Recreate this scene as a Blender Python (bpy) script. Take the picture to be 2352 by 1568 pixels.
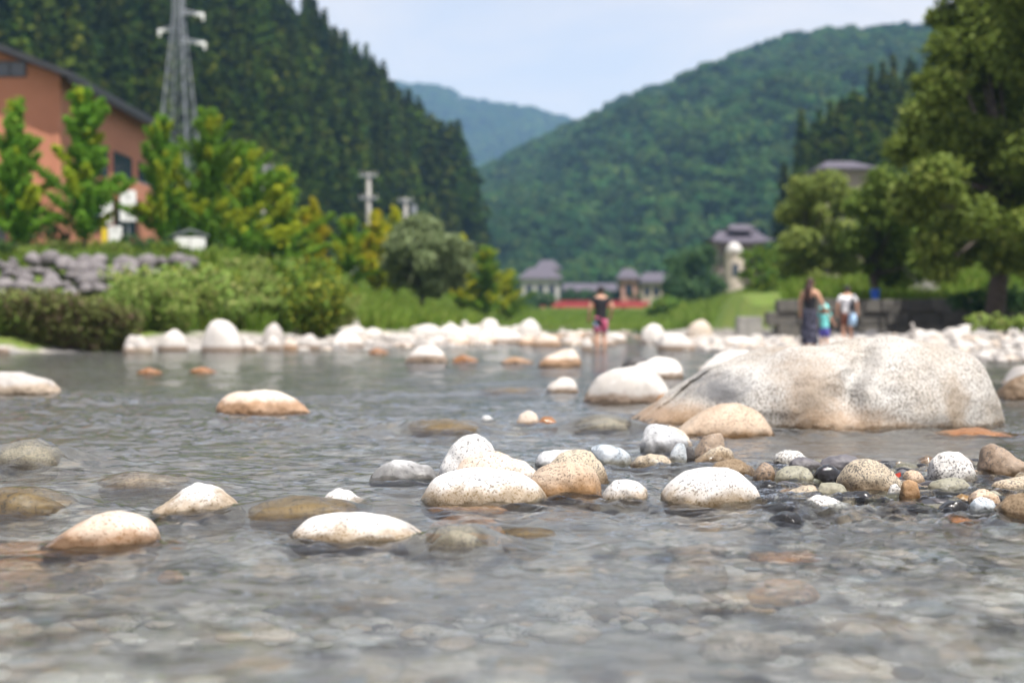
import bpy, bmesh, math, random
import numpy as np
from mathutils import Vector, Matrix, noise as mnoise

# ------------------------------------------------------------------ camera / world / sun / exposure
scene = bpy.context.scene
for o in list(bpy.data.objects):
    bpy.data.objects.remove(o)
COL = scene.collection
FPX = 50.0 / 36.0 * 2352.0          # focal length in pixels of a 2352 px wide frame
CX, CY, HORIZ = 1176.0, 784.0, 740.0
CAMH = 0.68
TILT = math.atan((CY - HORIZ) / FPX)
cam_d = bpy.data.cameras.new('camera')
cam_d.lens, cam_d.sensor_width = 50.0, 36.0
cam_d.clip_start, cam_d.clip_end = 0.05, 20000.0
cam_d.dof.use_dof = True
cam_d.dof.focus_distance = 5.7
cam_d.dof.aperture_fstop = 1.7
cam_d.dof.aperture_blades = 0
cam = bpy.data.objects.new('camera', cam_d)
COL.objects.link(cam)
cam.location = (0, 0, CAMH)
cam.rotation_euler = (math.pi / 2 - TILT, 0, 0)
scene.camera = cam

SUN_EL = math.radians(66.0)
SUN_AZ = math.radians(143.0)         # clockwise from +Y (view axis): behind the camera's right shoulder
world = bpy.data.worlds.new('World')
scene.world = world
world.use_nodes = True
wn, wl = world.node_tree.nodes, world.node_tree.links
wn.clear()
w_out = wn.new('ShaderNodeOutputWorld')
w_bg = wn.new('ShaderNodeBackground')
w_sky = wn.new('ShaderNodeTexSky')
w_sky.sky_type = 'NISHITA'
w_sky.sun_disc = False
w_sky.sun_elevation = SUN_EL
w_sky.sun_rotation = SUN_AZ
w_sky.altitude = 600
w_sky.air_density = 1.0
w_sky.dust_density = 2.2
w_sky.ozone_density = 1.3
# thin high cloud veil over the whole sky, a little denser in streaks
w_tc = wn.new('ShaderNodeTexCoord')
w_map = wn.new('ShaderNodeMapping')
w_map.inputs['Scale'].default_value = (2.2, 1.2, 7.0)
w_noise = wn.new('ShaderNodeTexNoise')
w_noise.inputs['Scale'].default_value = 2.2
w_noise.inputs['Detail'].default_value = 7
w_noise.inputs['Roughness'].default_value = 0.55
w_noise.inputs['Distortion'].default_value = 0.6
w_ramp = wn.new('ShaderNodeMapRange')
w_ramp.inputs['From Min'].default_value = 0.35
w_ramp.inputs['From Max'].default_value = 0.75
w_ramp.inputs['To Min'].default_value = 0.46
w_ramp.inputs['To Max'].default_value = 0.80
w_mix = wn.new('ShaderNodeMix')
w_mix.data_type = 'RGBA'
w_mix.inputs['B'].default_value = (6.9, 5.8, 4.7, 1)
wl.new(w_tc.outputs['Generated'], w_map.inputs['Vector'])
wl.new(w_map.outputs['Vector'], w_noise.inputs['Vector'])
wl.new(w_noise.outputs['Fac'], w_ramp.inputs['Value'])
# the veil looks thicker towards the horizon, where the line of sight through it is longer
w_sep = wn.new('ShaderNodeSeparateXYZ'); wl.new(w_tc.outputs['Generated'], w_sep.inputs[0])
w_el = wn.new('ShaderNodeMapRange'); w_el.inputs['From Min'].default_value = 0.0; w_el.inputs['From Max'].default_value = 0.9
w_el.inputs['To Min'].default_value = 1.12; w_el.inputs['To Max'].default_value = 0.55
wl.new(w_sep.outputs[2], w_el.inputs['Value'])
w_mul = wn.new('ShaderNodeMath'); w_mul.operation = 'MULTIPLY'; w_mul.use_clamp = True
wl.new(w_ramp.outputs['Result'], w_mul.inputs[0]); wl.new(w_el.outputs['Result'], w_mul.inputs[1])
wl.new(w_mul.outputs[0], w_mix.inputs['Factor'])
wl.new(w_sky.outputs['Color'], w_mix.inputs['A'])
wl.new(w_mix.outputs['Result'], w_bg.inputs['Color'])
w_bg.inputs['Strength'].default_value = 0.10
wl.new(w_bg.outputs['Background'], w_out.inputs['Surface'])

sun_d = bpy.data.lights.new('sun', 'SUN')
sun_d.energy = 4.6
sun_d.angle = math.radians(0.53)
sun_d.color = (1.0, 0.955, 0.89)
sun = bpy.data.objects.new('sun', sun_d)
COL.objects.link(sun)
sdir = Vector((math.sin(SUN_AZ) * math.cos(SUN_EL), math.cos(SUN_AZ) * math.cos(SUN_EL), math.sin(SUN_EL)))
sun.rotation_euler = (-sdir).to_track_quat('-Z', 'Y').to_euler()
sun.location = (30, -30, 60)

vs = scene.view_settings
vs.view_transform = 'Standard'
vs.look = 'None'
vs.exposure = 0.92
vs.gamma = 1.0
vs.use_curve_mapping = False
cy = scene.cycles
cy.use_denoising = True
cy.max_bounces = 8
cy.diffuse_bounces = 3
cy.glossy_bounces = 3
cy.transmission_bounces = 4
cy.transparent_max_bounces = 12
cy.volume_bounces = 1
cy.sample_clamp_indirect = 6.0
cy.caustics_reflective = False
cy.caustics_refractive = True

# ------------------------------------------------------------------ helpers
RNG = np.random.default_rng(11)
random.seed(5)
_ct, _st = math.cos(TILT), math.sin(TILT)

def ray(px, py):
    u = (px - CX) / FPX
    v = (CY - py) / FPX
    return Vector((u, _ct + v * _st, -_st + v * _ct))

def at(px, py, d):
    """world point seen at that pixel at depth y = d"""
    r = ray(px, py)
    return Vector((0, 0, CAMH)) + r * (d / r.y)

def dist_at(py, z=0.0):
    r = ray(CX, py)
    return r.y * (z - CAMH) / r.z

def tag(o, label=None, cat=None, group=None, kind=None):
    if label: o['label'] = label
    if cat: o['category'] = cat
    if group: o['group'] = group
    if kind: o['kind'] = kind
    return o

def mesh_np(name, verts, faces=None, smooth=False, quads=None):
    """fast mesh from numpy arrays; faces (n,k) of one size"""
    me = bpy.data.meshes.new(name)
    v = np.asarray(verts, dtype=np.float32)
    f = np.asarray(faces, dtype=np.int32)
    me.vertices.add(len(v))
    me.vertices.foreach_set('co', v.ravel())
    k = f.shape[1]
    me.loops.add(f.size)
    me.loops.foreach_set('vertex_index', f.ravel())
    me.polygons.add(len(f))
    me.polygons.foreach_set('loop_start', np.arange(0, f.size, k, dtype=np.int32))
    me.polygons.foreach_set('loop_total', np.full(len(f), k, dtype=np.int32))
    if smooth:
        me.polygons.foreach_set('use_smooth', np.ones(len(f), dtype=bool))
    me.update(calc_edges=True)
    return me

def obj(name, me, mat=None, parent=None, loc=None, rot=None, scale=None):
    o = bpy.data.objects.new(name, me)
    COL.objects.link(o)
    if mat is not None and me is not None and len(me.materials) == 0:
        me.materials.append(mat)
    if parent is not None: o.parent = parent
    if loc is not None: o.location = loc
    if rot is not None: o.rotation_euler = rot
    if scale is not None: o.scale = (scale,) * 3 if isinstance(scale, (int, float)) else scale
    return o

def empty(name, loc=(0, 0, 0), rz=0.0):
    o = bpy.data.objects.new(name, None)
    COL.objects.link(o)
    o.empty_display_size = 0.2
    o.location = loc
    o.rotation_euler = (0, 0, rz)
    return o

def vnoise(x, y, seed=0):
    """2-D gradient noise, vectorised, about -0.7..0.7"""
    r = np.random.default_rng(seed)
    perm = r.permutation(256)
    ang = r.random(256) * 2 * np.pi
    gx, gy = np.cos(ang), np.sin(ang)
    xi, yi = np.floor(x).astype(np.int64), np.floor(y).astype(np.int64)
    fx, fy = x - xi, y - yi
    u = fx * fx * fx * (fx * (fx * 6 - 15) + 10)
    v = fy * fy * fy * (fy * (fy * 6 - 15) + 10)
    def g(ix, iy, dx, dy):
        h = perm[(perm[ix & 255] + iy) & 255]
        return gx[h] * dx + gy[h] * dy
    a = g(xi, yi, fx, fy); b = g(xi + 1, yi, fx - 1, fy)
    c = g(xi, yi + 1, fx, fy - 1); d = g(xi + 1, yi + 1, fx - 1, fy - 1)
    return (a + u * (b - a)) + v * ((c + u * (d - c)) - (a + u * (b - a)))

def fbm(x, y, seed=0, octs=4):
    s, a = 0, 1.0
    for i in range(octs):
        s = s + a * vnoise(x * 2 ** i, y * 2 ** i, seed + i)
        a *= 0.5
    return s

class MB:
    """collects boxes, tubes, prisms for ONE mesh"""
    def __init__(self): self.v, self.f = [], []
    def add(self, vs_, fs_):
        n = len(self.v)
        self.v += [tuple(p) for p in vs_]
        self.f += [tuple(i + n for i in f) for f in fs_]
    def box(self, x0, x1, y0, y1, z0, z1):
        self.add([(x0, y0, z0), (x1, y0, z0), (x1, y1, z0), (x0, y1, z0), (x0, y0, z1), (x1, y0, z1), (x1, y1, z1), (x0, y1, z1)],
                 [(0, 3, 2, 1), (4, 5, 6, 7), (0, 1, 5, 4), (1, 2, 6, 5), (2, 3, 7, 6), (3, 0, 4, 7)])
    def tube(self, pts, rads, n=8, cap=True):
        pts = [Vector(p) for p in pts]
        rings = []
        for i, p in enumerate(pts):
            t = (pts[min(i + 1, len(pts) - 1)] - pts[max(i - 1, 0)]).normalized()
            a = t.orthogonal().normalized() if abs(t.z) < .95 else (Vector((1, 0, 0)) - t * t.x).normalized()
            b = t.cross(a)
            r = rads[i] if isinstance(rads, (list, tuple)) else rads
            rings.append([p + (a * math.cos(2 * math.pi * k / n) + b * math.sin(2 * math.pi * k / n)) * r for k in range(n)])
        vs_ = [q for rg in rings for q in rg]
        fs_ = []
        for i in range(len(rings) - 1):
            for k in range(n):
                fs_.append((i * n + k, i * n + (k + 1) % n, (i + 1) * n + (k + 1) % n, (i + 1) * n + k))
        if cap:
            fs_.append(tuple(range(n - 1, -1, -1)))
            fs_.append(tuple((len(rings) - 1) * n + k for k in range(n)))
        self.add(vs_, fs_)
    def prism(self, poly, y0, y1):
        """x-z polygon extruded along y"""
        n = len(poly)
        vs_ = [(p[0], y0, p[1]) for p in poly] + [(p[0], y1, p[1]) for p in poly]
        fs_ = [tuple(range(n)), tuple(range(2 * n - 1, n - 1, -1))]
        for k in range(n):
            fs_.append((k, k + n, (k + 1) % n + n, (k + 1) % n))
        self.add(vs_, fs_)
    def build(self, name, mat, parent=None, smooth=False, bevel=0.0, **kw):
        me = bpy.data.meshes.new(name)
        me.from_pydata(self.v, [], self.f)
        if bevel > 0:
            bm = bmesh.new(); bm.from_mesh(me)
            bmesh.ops.recalc_face_normals(bm, faces=bm.faces)
            bmesh.ops.bevel(bm, geom=bm.edges[:], offset=bevel, segments=2, affect='EDGES', profile=0.6)
            bm.to_mesh(me); bm.free()
        else:
            bm = bmesh.new(); bm.from_mesh(me)
            bmesh.ops.recalc_face_normals(bm, faces=bm.faces)
            bm.to_mesh(me); bm.free()
        if smooth:
            for p in me.polygons: p.use_smooth = True
        return obj(name, me, mat, parent, **kw)

# ------------------------------------------------------------------ materials
class NT:
    def __init__(self, name):
        self.m = bpy.data.materials.new(name)
        self.m.use_nodes = True
        self.t = self.m.node_tree
        self.t.nodes.clear()
        self.out = self.n('ShaderNodeOutputMaterial')
    def n(self, kind, **kw):
        nd = self.t.nodes.new(kind)
        for k, v in kw.items():
            if k in nd.inputs: nd.inputs[k].default_value = v
            else: setattr(nd, k, v)
        return nd
    def l(self, a, b): self.t.links.new(a, b)
    def mixc(self, fac, a, b, blend='MIX'):
        m = self.n('ShaderNodeMix', data_type='RGBA', blend_type=blend)
        for s, key in ((fac, 'Factor'), (a, 'A'), (b, 'B')):
            if hasattr(s, 'links'): self.l(s, m.inputs[key])
            else: m.inputs[key].default_value = s if key == 'Factor' else ((*s, 1) if len(s) == 3 else s)
        return m.outputs['Result']
    def mr(self, v, a, b, c=0.0, d=1.0, smooth=False):
        m = self.n('ShaderNodeMapRange')
        if smooth: m.interpolation_type = 'SMOOTHSTEP'
        self.l(v, m.inputs['Value'])
        for k, q in (('From Min', a), ('From Max', b), ('To Min', c), ('To Max', d)):
            if hasattr(q, 'links'): self.l(q, m.inputs[k])
            else: m.inputs[k].default_value = q
        return m.outputs['Result']
    def math(self, op, a, b=None):
        m = self.n('ShaderNodeMath', operation=op)
        for i, s in enumerate((a, b)):
            if s is None: continue
            if hasattr(s, 'links'): self.l(s, m.inputs[i])
            else: m.inputs[i].default_value = s
        return m.outputs[0]
    def noise(self, vec, scale, detail=2.0, rough=0.5, dist=0.0):
        nd = self.n('ShaderNodeTexNoise')
        nd.inputs['Scale'].default_value = scale
        nd.inputs['Detail'].default_value = detail
        nd.inputs['Roughness'].default_value = rough
        nd.inputs['Distortion'].default_value = dist
        if vec is not None: self.l(vec, nd.inputs['Vector'])
        return nd.outputs['Fac']

def plain(name, col, rough=0.6, var=0.12, scale=6.0, metal=0.0, bump=0.0, spec=0.4):
    t = NT(name)
    tc = t.n('ShaderNodeTexCoord')
    nz = t.noise(tc.outputs['Object'], scale, 4.0, 0.6)
    dark = tuple(c * (1 - var * 1.5) for c in col)
    lite = tuple(min(1, c * (1 + var)) for c in col)
    c = t.mixc(t.mr(nz, 0.3, 0.7), dark, lite)
    b = t.n('ShaderNodeBsdfPrincipled')
    t.l(c, b.inputs['Base Color'])
    b.inputs['Roughness'].default_value = rough
    b.inputs['Metallic'].default_value = metal
    b.inputs['Specular IOR Level'].default_value = spec
    if bump > 0:
        bp = t.n('ShaderNodeBump')
        bp.inputs['Strength'].default_value = bump
        bp.inputs['Distance'].default_value = 0.02
        t.l(t.noise(tc.outputs['Object'], scale * 4, 4.0), bp.inputs['Height'])
        t.l(bp.outputs['Normal'], b.inputs['Normal'])
    t.l(b.outputs['BSDF'], t.out.inputs['Surface'])
    return t.m

def granite(name, c1, c2, speck=(0.05, 0.05, 0.055), amount=0.38, sscale=95.0, patch=3.0, stain=(0.34, 0.17, 0.05),
            rough=0.75, wetall=0.0, bump=0.6, bdist=0.006, stretch=None, vein=None, shift=0.12, blotches=()):
    """speckled river stone. Object property 'stain' = height (m) of the algae / iron band above the water"""
    t = NT(name)
    tc = t.n('ShaderNodeTexCoord')
    oi = t.n('ShaderNodeObjectInfo')
    add = t.n('ShaderNodeVectorMath', operation='ADD')
    sc = t.n('ShaderNodeVectorMath', operation='SCALE')
    cmb = t.n('ShaderNodeCombineXYZ')
    for i in range(3): t.l(oi.outputs['Random'], cmb.inputs[i])
    t.l(cmb.outputs[0], sc.inputs[0]); sc.inputs['Scale'].default_value = 37.0
    t.l(tc.outputs['Object'], add.inputs[0]); t.l(sc.outputs[0], add.inputs[1])
    vec = add.outputs[0]
    svec = vec
    if stretch:
        mp = t.n('ShaderNodeMapping'); mp.inputs['Scale'].default_value = stretch
        mp.inputs['Rotation'].default_value = (0, 0.25, 0)
        t.l(vec, mp.inputs['Vector']); svec = mp.outputs['Vector']
    n1 = t.noise(vec, patch, 5.0, 0.6, 0.3)
    base = t.mixc(t.mr(n1, 0.35, 0.68), c1, c2)
    # mineral grains: pale and grey crystals, then dark mica specks
    vor = t.n('ShaderNodeTexVoronoi'); vor.inputs['Scale'].default_value = sscale * 0.8
    t.l(svec, vor.inputs['Vector'])
    sep = t.n('ShaderNodeSeparateColor'); t.l(vor.outputs['Color'], sep.inputs[0])
    base = t.mixc(t.mr(sep.outputs[0], 0.55, 1.0, 0.0, 0.30), base, tuple(c * 0.55 for c in c1))
    base = t.mixc(t.mr(sep.outputs[1], 0.7, 1.0, 0.0, 0.35), base, tuple(min(0.9, c * 1.25) for c in c1))
    if amount > 0:
        n2 = t.noise(svec, sscale, 2.5, 0.65)
        n2b = t.noise(vec, patch * 2.5, 2.0)
        thr = t.mr(n2b, 0.3, 0.7, 0.655 - amount * 0.28, 0.585 - amount * 0.28)
        sp = t.mr(n2, thr, t.math('ADD', thr, 0.045))
        base = t.mixc(t.math('MULTIPLY', sp, 0.78), base, speck)
    if vein:
        n5 = t.noise(vec, patch * 1.3, 4.0, 0.55, 1.2)
        base = t.mixc(t.mr(t.math('ABSOLUTE', t.math('SUBTRACT', n5, 0.5)), 0.035, 0.0, 0.0, 0.55), base, vein)
    for (bx_, bz_, rx_, rz_, bc_, op_) in blotches:            # mineral patches with a place of their own on the stone
        so = t.n('ShaderNodeSeparateXYZ'); t.l(tc.outputs['Object'], so.inputs[0])
        ex_ = t.math('DIVIDE', t.math('SUBTRACT', so.outputs[0], bx_), rx_); ez_ = t.math('DIVIDE', t.math('SUBTRACT', so.outputs[2], bz_), rz_)
        rr_ = t.math('SQRT', t.math('ADD', t.math('MULTIPLY', ex_, ex_), t.math('MULTIPLY', ez_, ez_)))
        nb_ = t.noise(vec, 7.0, 10.0, 0.8)
        mk_ = t.mr(t.math('ADD', rr_, t.mr(nb_, 0.3, 0.7, -0.5, 0.5)), 1.35, 0.45)
        base = t.mixc(t.math('MULTIPLY', mk_, op_), base, bc_)
    # per stone tone
    tone = t.mr(oi.outputs['Random'], 0.0, 1.0, 1.0 - shift, 1.0 + shift * 0.5)
    hs = t.n('ShaderNodeHueSaturation'); t.l(base, hs.inputs['Color']); t.l(tone, hs.inputs['Value'])
    base = hs.outputs['Color']
    # iron / algae band above the water line
    geo = t.n('ShaderNodeNewGeometry')
    sx = t.n('ShaderNodeSeparateXYZ'); t.l(geo.outputs['Position'], sx.inputs[0])
    at_ = t.n('ShaderNodeAttribute', attribute_type='OBJECT', attribute_name='stain')
    n3 = t.noise(vec, 7.0, 4.0, 0.6)
    lvl = t.math('ADD', sx.outputs[2], t.mr(n3, 0.25, 0.75, -0.03, 0.03))
    band = t.mr(lvl, t.math('ADD', at_.outputs['Fac'], 0.03), t.math('SUBTRACT', at_.outputs['Fac'], 0.03), 0.0, 1.0, True)
    n4 = t.noise(vec, 26.0, 3.0)
    stc = t.mixc(t.mr(n4, 0.35, 0.65), stain, tuple(c * 0.72 for c in stain))
    base = t.mixc(t.math('MULTIPLY', band, t.mr(n4, 0.2, 0.8, 0.7, 1.0)), base, t.mixc(0.86, base, stc))
    # wet edge
    n6 = t.noise(vec, 12.0, 2.0)
    wet = t.mr(t.math('ADD', sx.outputs[2], t.mr(n6, 0.3, 0.7, -0.02, 0.02)), 0.040, 0.012, 0.0, 1.0, True)
    wet = t.math('MAXIMUM', wet, wetall)
    sunkn = t.mr(sx.outputs[2], -0.012, -0.03, 0.0, 1.0)
    base = t.mixc(t.math('MULTIPLY', wet, t.mr(sunkn, 0, 1, 1.0, 0.25)), base, t.mixc(1.0, base, (0.52, 0.50, 0.46), 'MULTIPLY'))
    b = t.n('ShaderNodeBsdfPrincipled')
    t.l(base, b.inputs['Base Color'])
    t.l(t.math('MAXIMUM', t.mr(wet, 0.0, 1.0, rough, 0.09), t.math('MULTIPLY', sunkn, 0.9)), b.inputs['Roughness'])
    t.l(t.mr(sunkn, 0, 1, 0.45, 0.02), b.inputs['Specular IOR Level'])
    bp = t.n('ShaderNodeBump'); bp.inputs['Strength'].default_value = bump; bp.inputs['Distance'].default_value = bdist
    hgt = t.math('ADD', t.noise(vec, 24.0, 7.0, 0.7), t.math('MULTIPLY', t.noise(vec, 140.0, 2.0), 0.4))
    t.l(hgt, bp.inputs['Height']); t.l(bp.outputs['Normal'], b.inputs['Normal'])
    t.l(b.outputs['BSDF'], t.out.inputs['Surface'])
    return t.m

def leafmat(name, c1, c2, c3=None, trans=0.35, rough=0.6, huevar=0.012, valvar=0.12, spec=0.12, patchy=0):
    """c1/c2 random per leaf, c3 at the tips where attribute tint > 0.5"""
    t = NT(name)
    a = t.n('ShaderNodeAttribute', attribute_type='GEOMETRY', attribute_name='tint')
    sep = t.n('ShaderNodeSeparateColor'); t.l(a.outputs['Color'], sep.inputs[0])
    oi = t.n('ShaderNodeObjectInfo')
    c = t.mixc(sep.outputs[0], c1, c2)
    if c3: c = t.mixc(sep.outputs[1], c, c3)
    if patchy:                                   # stands of different species over the slope
        geo = t.n('ShaderNodeNewGeometry')
        pn = t.noise(geo.outputs['Position'], patchy, 4.0, 0.6)
        c = t.mixc(t.mr(pn, 0.42, 0.66), c, t.mixc(1.0, c, (1.35, 1.22, 0.85), 'MULTIPLY'))
        c = t.mixc(t.mr(pn, 0.46, 0.30), c, t.mixc(1.0, c, (0.55, 0.60, 0.65), 'MULTIPLY'))
    hs = t.n('ShaderNodeHueSaturation')
    t.l(c, hs.inputs['Color'])
    t.l(t.mr(oi.outputs['Random'], 0, 1, 1 - valvar, 1 + valvar), hs.inputs['Value'])
    t.l(t.mr(t.math('FRACT', t.math('MULTIPLY', oi.outputs['Random'], 7.31)), 0, 1, 0.5 - huevar, 0.5 + huevar), hs.inputs['Hue'])
    d = t.n('ShaderNodeBsdfPrincipled'); t.l(hs.outputs['Color'], d.inputs['Base Color'])
    d.inputs['Roughness'].default_value = rough
    d.inputs['Specular IOR Level'].default_value = spec
    tr = t.n('ShaderNodeBsdfTranslucent'); t.l(hs.outputs['Color'], tr.inputs['Color'])
    mx = t.n('ShaderNodeMixShader'); mx.inputs[0].default_value = trans
    t.l(d.outputs[0], mx.inputs[1]); t.l(tr.outputs[0], mx.inputs[2])
    t.l(mx.outputs[0], t.out.inputs['Surface'])
    return t.m

M = {}
M['white'] = granite('white_granite', (0.62, 0.61, 0.60), (0.52, 0.505, 0.49), amount=0.19, sscale=105, stain=(0.20, 0.115, 0.020))
M['cream'] = granite('cream_granite', (0.58, 0.51, 0.44), (0.46, 0.36, 0.28), amount=0.14, sscale=105, stain=(0.24, 0.10, 0.015), speck=(0.10, 0.07, 0.05))
M['tan'] = granite('tan_granite', (0.42, 0.31, 0.22), (0.54, 0.45, 0.36), amount=0.20, sscale=105, stain=(0.24, 0.11, 0.018), speck=(0.08, 0.055, 0.04))
M['coarse'] = granite('coarse_granite', (0.40, 0.33, 0.24), (0.48, 0.42, 0.33), amount=0.36, sscale=125, stain=(0.13, 0.07, 0.02))
M['salt'] = granite('black_and_white_granite', (0.62, 0.60, 0.57), (0.52, 0.50, 0.48), amount=0.30, sscale=95, stain=(0.24, 0.21, 0.16), bump=0.5)
M['grey'] = granite('grey_stone', (0.40, 0.41, 0.43), (0.50, 0.50, 0.50), amount=0.05, sscale=60, stain=(0.10, 0.095, 0.09), vein=(0.62, 0.62, 0.62))
M['bluegrey'] = granite('blue_grey_stone', (0.24, 0.28, 0.32), (0.42, 0.45, 0.47), amount=0.15, stain=(0.22, 0.19, 0.12), vein=(0.58, 0.60, 0.62), bump=0.4)
M['green'] = granite('greenish_stone', (0.23, 0.23, 0.18), (0.30, 0.28, 0.21), amount=0.10, stain=(0.17, 0.14, 0.08), wetall=0.25)
M['slate'] = granite('dark_slate', (0.075, 0.072, 0.082), (0.13, 0.12, 0.13), amount=0.0, stain=(0.06, 0.055, 0.05), rough=0.6, bump=0.35)
M['black'] = granite('black_wet_stone', (0.028, 0.028, 0.034), (0.05, 0.05, 0.06), amount=0.0, stain=(0.03, 0.03, 0.03), wetall=1.0, bump=0.5)
M['brown'] = granite('brown_stone', (0.22, 0.15, 0.10), (0.36, 0.28, 0.21), amount=0.15, stain=(0.16, 0.10, 0.05), wetall=0.2)
M['ochre'] = granite('ochre_stone', (0.42, 0.27, 0.10), (0.36, 0.25, 0.13), amount=0.2, sscale=60, stain=(0.30, 0.16, 0.035), wetall=0.75)
M['rust'] = granite('rust_stone', (0.42, 0.20, 0.09), (0.46, 0.30, 0.18), amount=0.12, sscale=60, stain=(0.34, 0.14, 0.04), wetall=0.6)
M['boulder'] = granite('streaked_granite', (0.52, 0.505, 0.48), (0.36, 0.31, 0.25), amount=0.34, sscale=75, patch=2.0, stain=(0.16, 0.085, 0.025),
                       stretch=(1.6, 1.0, 0.75), speck=(0.10, 0.085, 0.07), bump=0.9, bdist=0.014, blotches=[(-0.66, 0.24, 0.17, 0.11, (0.15, 0.15, 0.155), 0.9), (-0.12, 0.22, 0.20, 0.30, (0.28, 0.20, 0.13), 0.6), (0.08, 0.05, 0.30, 0.10, (0.34, 0.21, 0.11), 0.5), (0.80, 0.18, 0.10, 0.16, (0.26, 0.19, 0.12), 0.6), (-0.95, 0.05, 0.3, 0.10, (0.26, 0.15, 0.07), 0.7)])
M['far'] = granite('far_white_boulder', (0.58, 0.55, 0.52), (0.48, 0.44, 0.40), amount=0.0, sscale=30, stain=(0.14, 0.065, 0.014), bump=0.1, shift=0.22)
M['fargrey'] = granite('far_grey_boulder', (0.34, 0.32, 0.30), (0.44, 0.40, 0.37), amount=0.0, sscale=30, stain=(0.30, 0.22, 0.14), bump=0.1, shift=0.22)
M['bankstone'] = granite('purple_grey_bank_stone', (0.11, 0.098, 0.105), (0.21, 0.19, 0.185), amount=0.0, sscale=30, stain=(0.2, 0.2, 0.2), bump=0.3, shift=0.35)
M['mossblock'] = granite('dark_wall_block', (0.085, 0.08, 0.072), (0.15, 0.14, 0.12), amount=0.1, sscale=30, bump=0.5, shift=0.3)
M['bark'] = plain('bark', (0.07, 0.055, 0.045), 0.9, 0.3, 9, bump=0.5)
M['ginkgo'] = leafmat('ginkgo_leaves', (0.10, 0.235, 0.025), (0.18, 0.33, 0.035), (0.44, 0.45, 0.025), 0.5)
M['ginkgo_yellow'] = leafmat('yellowing_leaves', (0.20, 0.32, 0.02), (0.42, 0.46, 0.025), (0.56, 0.48, 0.015), 0.45)
M['willow'] = leafmat('grey_green_leaves', (0.16, 0.21, 0.09), (0.26, 0.32, 0.15), (0.34, 0.39, 0.20), 0.42)
M['tree'] = leafmat('dark_green_leaves', (0.09, 0.14, 0.024), (0.17, 0.24, 0.042), (0.27, 0.33, 0.07), 0.42)
M['tree2'] = leafmat('olive_green_leaves', (0.10, 0.15, 0.034), (0.19, 0.25, 0.056), (0.29, 0.34, 0.09), 0.42)
M['bush'] = leafmat('bright_bush_leaves', (0.07, 0.14, 0.02), (0.13, 0.21, 0.03), (0.25, 0.27, 0.03), 0.35)
M['darkbush'] = leafmat('dark_bush_leaves', (0.03, 0.075, 0.025), (0.055, 0.11, 0.035), (0.08, 0.14, 0.04), 0.3)
M['shrub'] = leafmat('olive_shrub_leaves', (0.15, 0.24, 0.045), (0.25, 0.34, 0.08), (0.33, 0.34, 0.12), 0.4)
M['reed'] = leafmat('brown_reed_leaves', (0.10, 0.13, 0.035), (0.18, 0.20, 0.06), (0.13, 0.085, 0.06), 0.3)
M['cedar'] = leafmat('cedar_needles', (0.015, 0.032, 0.006), (0.034, 0.058, 0.009), (0.062, 0.076, 0.012), 0.15, huevar=0.016, valvar=0.4, spec=0.0, patchy=0.03)
M['broad'] = leafmat('hill_broadleaf', (0.020, 0.056, 0.018), (0.044, 0.088, 0.025), (0.075, 0.110, 0.028), 0.12, huevar=0.02, valvar=0.35, spec=0.0, patchy=0.012)
M['grass'] = leafmat('grass_blades', (0.11, 0.20, 0.025), (0.18, 0.26, 0.04), (0.27, 0.28, 0.07), 0.35)
M['soil'] = plain('forest_floor', (0.03, 0.045, 0.018), 0.95, 0.3, 0.05)
M['concrete'] = plain('grey_concrete', (0.30, 0.29, 0.27), 0.85, 0.2, 3, bump=0.2)
M['steel'] = plain('galvanised_steel', (0.26, 0.275, 0.31), 0.5, 0.15, 4, metal=0.3)
M['orange'] = plain('terracotta_render', (0.46, 0.195, 0.115), 0.85, 0.05, 0.6)
M['brownwall'] = plain('brown_timber', (0.16, 0.06, 0.04), 0.8, 0.15, 3)
M['roof'] = plain('dark_roof_metal', (0.035, 0.036, 0.042), 0.55, 0.2, 2)
M['glass'] = plain('window_glass', (0.02, 0.035, 0.06), 0.08, 0.2, 1, spec=0.8)
M['whitepaint'] = plain('white_paint', (0.80, 0.80, 0.79), 0.5, 0.03, 4)
M['yellowpaint'] = plain('yellow_paint', (0.75, 0.55, 0.03), 0.5, 0.05, 4)
M['blue'] = plain('blue_plastic', (0.02, 0.10, 0.50), 0.35, 0.05, 4)
M['redpaint'] = plain('red_bridge_paint', (0.42, 0.045, 0.055), 0.5, 0.1, 1)
M['purple_roof'] = plain('grey_purple_tiles', (0.085, 0.074, 0.096), 0.7, 0.15, 2)
M['cream_wall'] = plain('cream_wall', (0.42, 0.35, 0.27), 0.8, 0.06, 1)
M['pink_wall'] = plain('pink_brown_wall', (0.46, 0.25, 0.20), 0.8, 0.08, 1)
M['white_wall'] = plain('white_wall', (0.52, 0.50, 0.48), 0.8, 0.05, 1)
M['greywood'] = plain('weathered_wood', (0.25, 0.20, 0.18), 0.85, 0.2, 2)
M['stonewall'] = plain('pale_stone_wall', (0.52, 0.44, 0.36), 0.85, 0.15, 2)
M['peach'] = plain('peach_paint', (0.75, 0.42, 0.25), 0.6, 0.05, 3)
M['ink'] = plain('grey_lettering', (0.12, 0.12, 0.13), 0.7, 0.05, 3)
M['skin'] = plain('skin', (0.55, 0.31, 0.21), 0.55, 0.06, 8)
M['hair'] = plain('black_hair', (0.012, 0.010, 0.010), 0.5, 0.3, 40)
M['hair2'] = plain('dark_brown_hair', (0.045, 0.016, 0.012), 0.45, 0.3, 40)
M['blackcloth'] = plain('black_cotton', (0.016, 0.016, 0.020), 0.9, 0.2, 20)
M['cyan'] = plain('cyan_cotton', (0.20, 0.68, 0.66), 0.8, 0.06, 10)
M['violet'] = plain('violet_blue_cotton', (0.10, 0.09, 0.38), 0.8, 0.1, 10)
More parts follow.
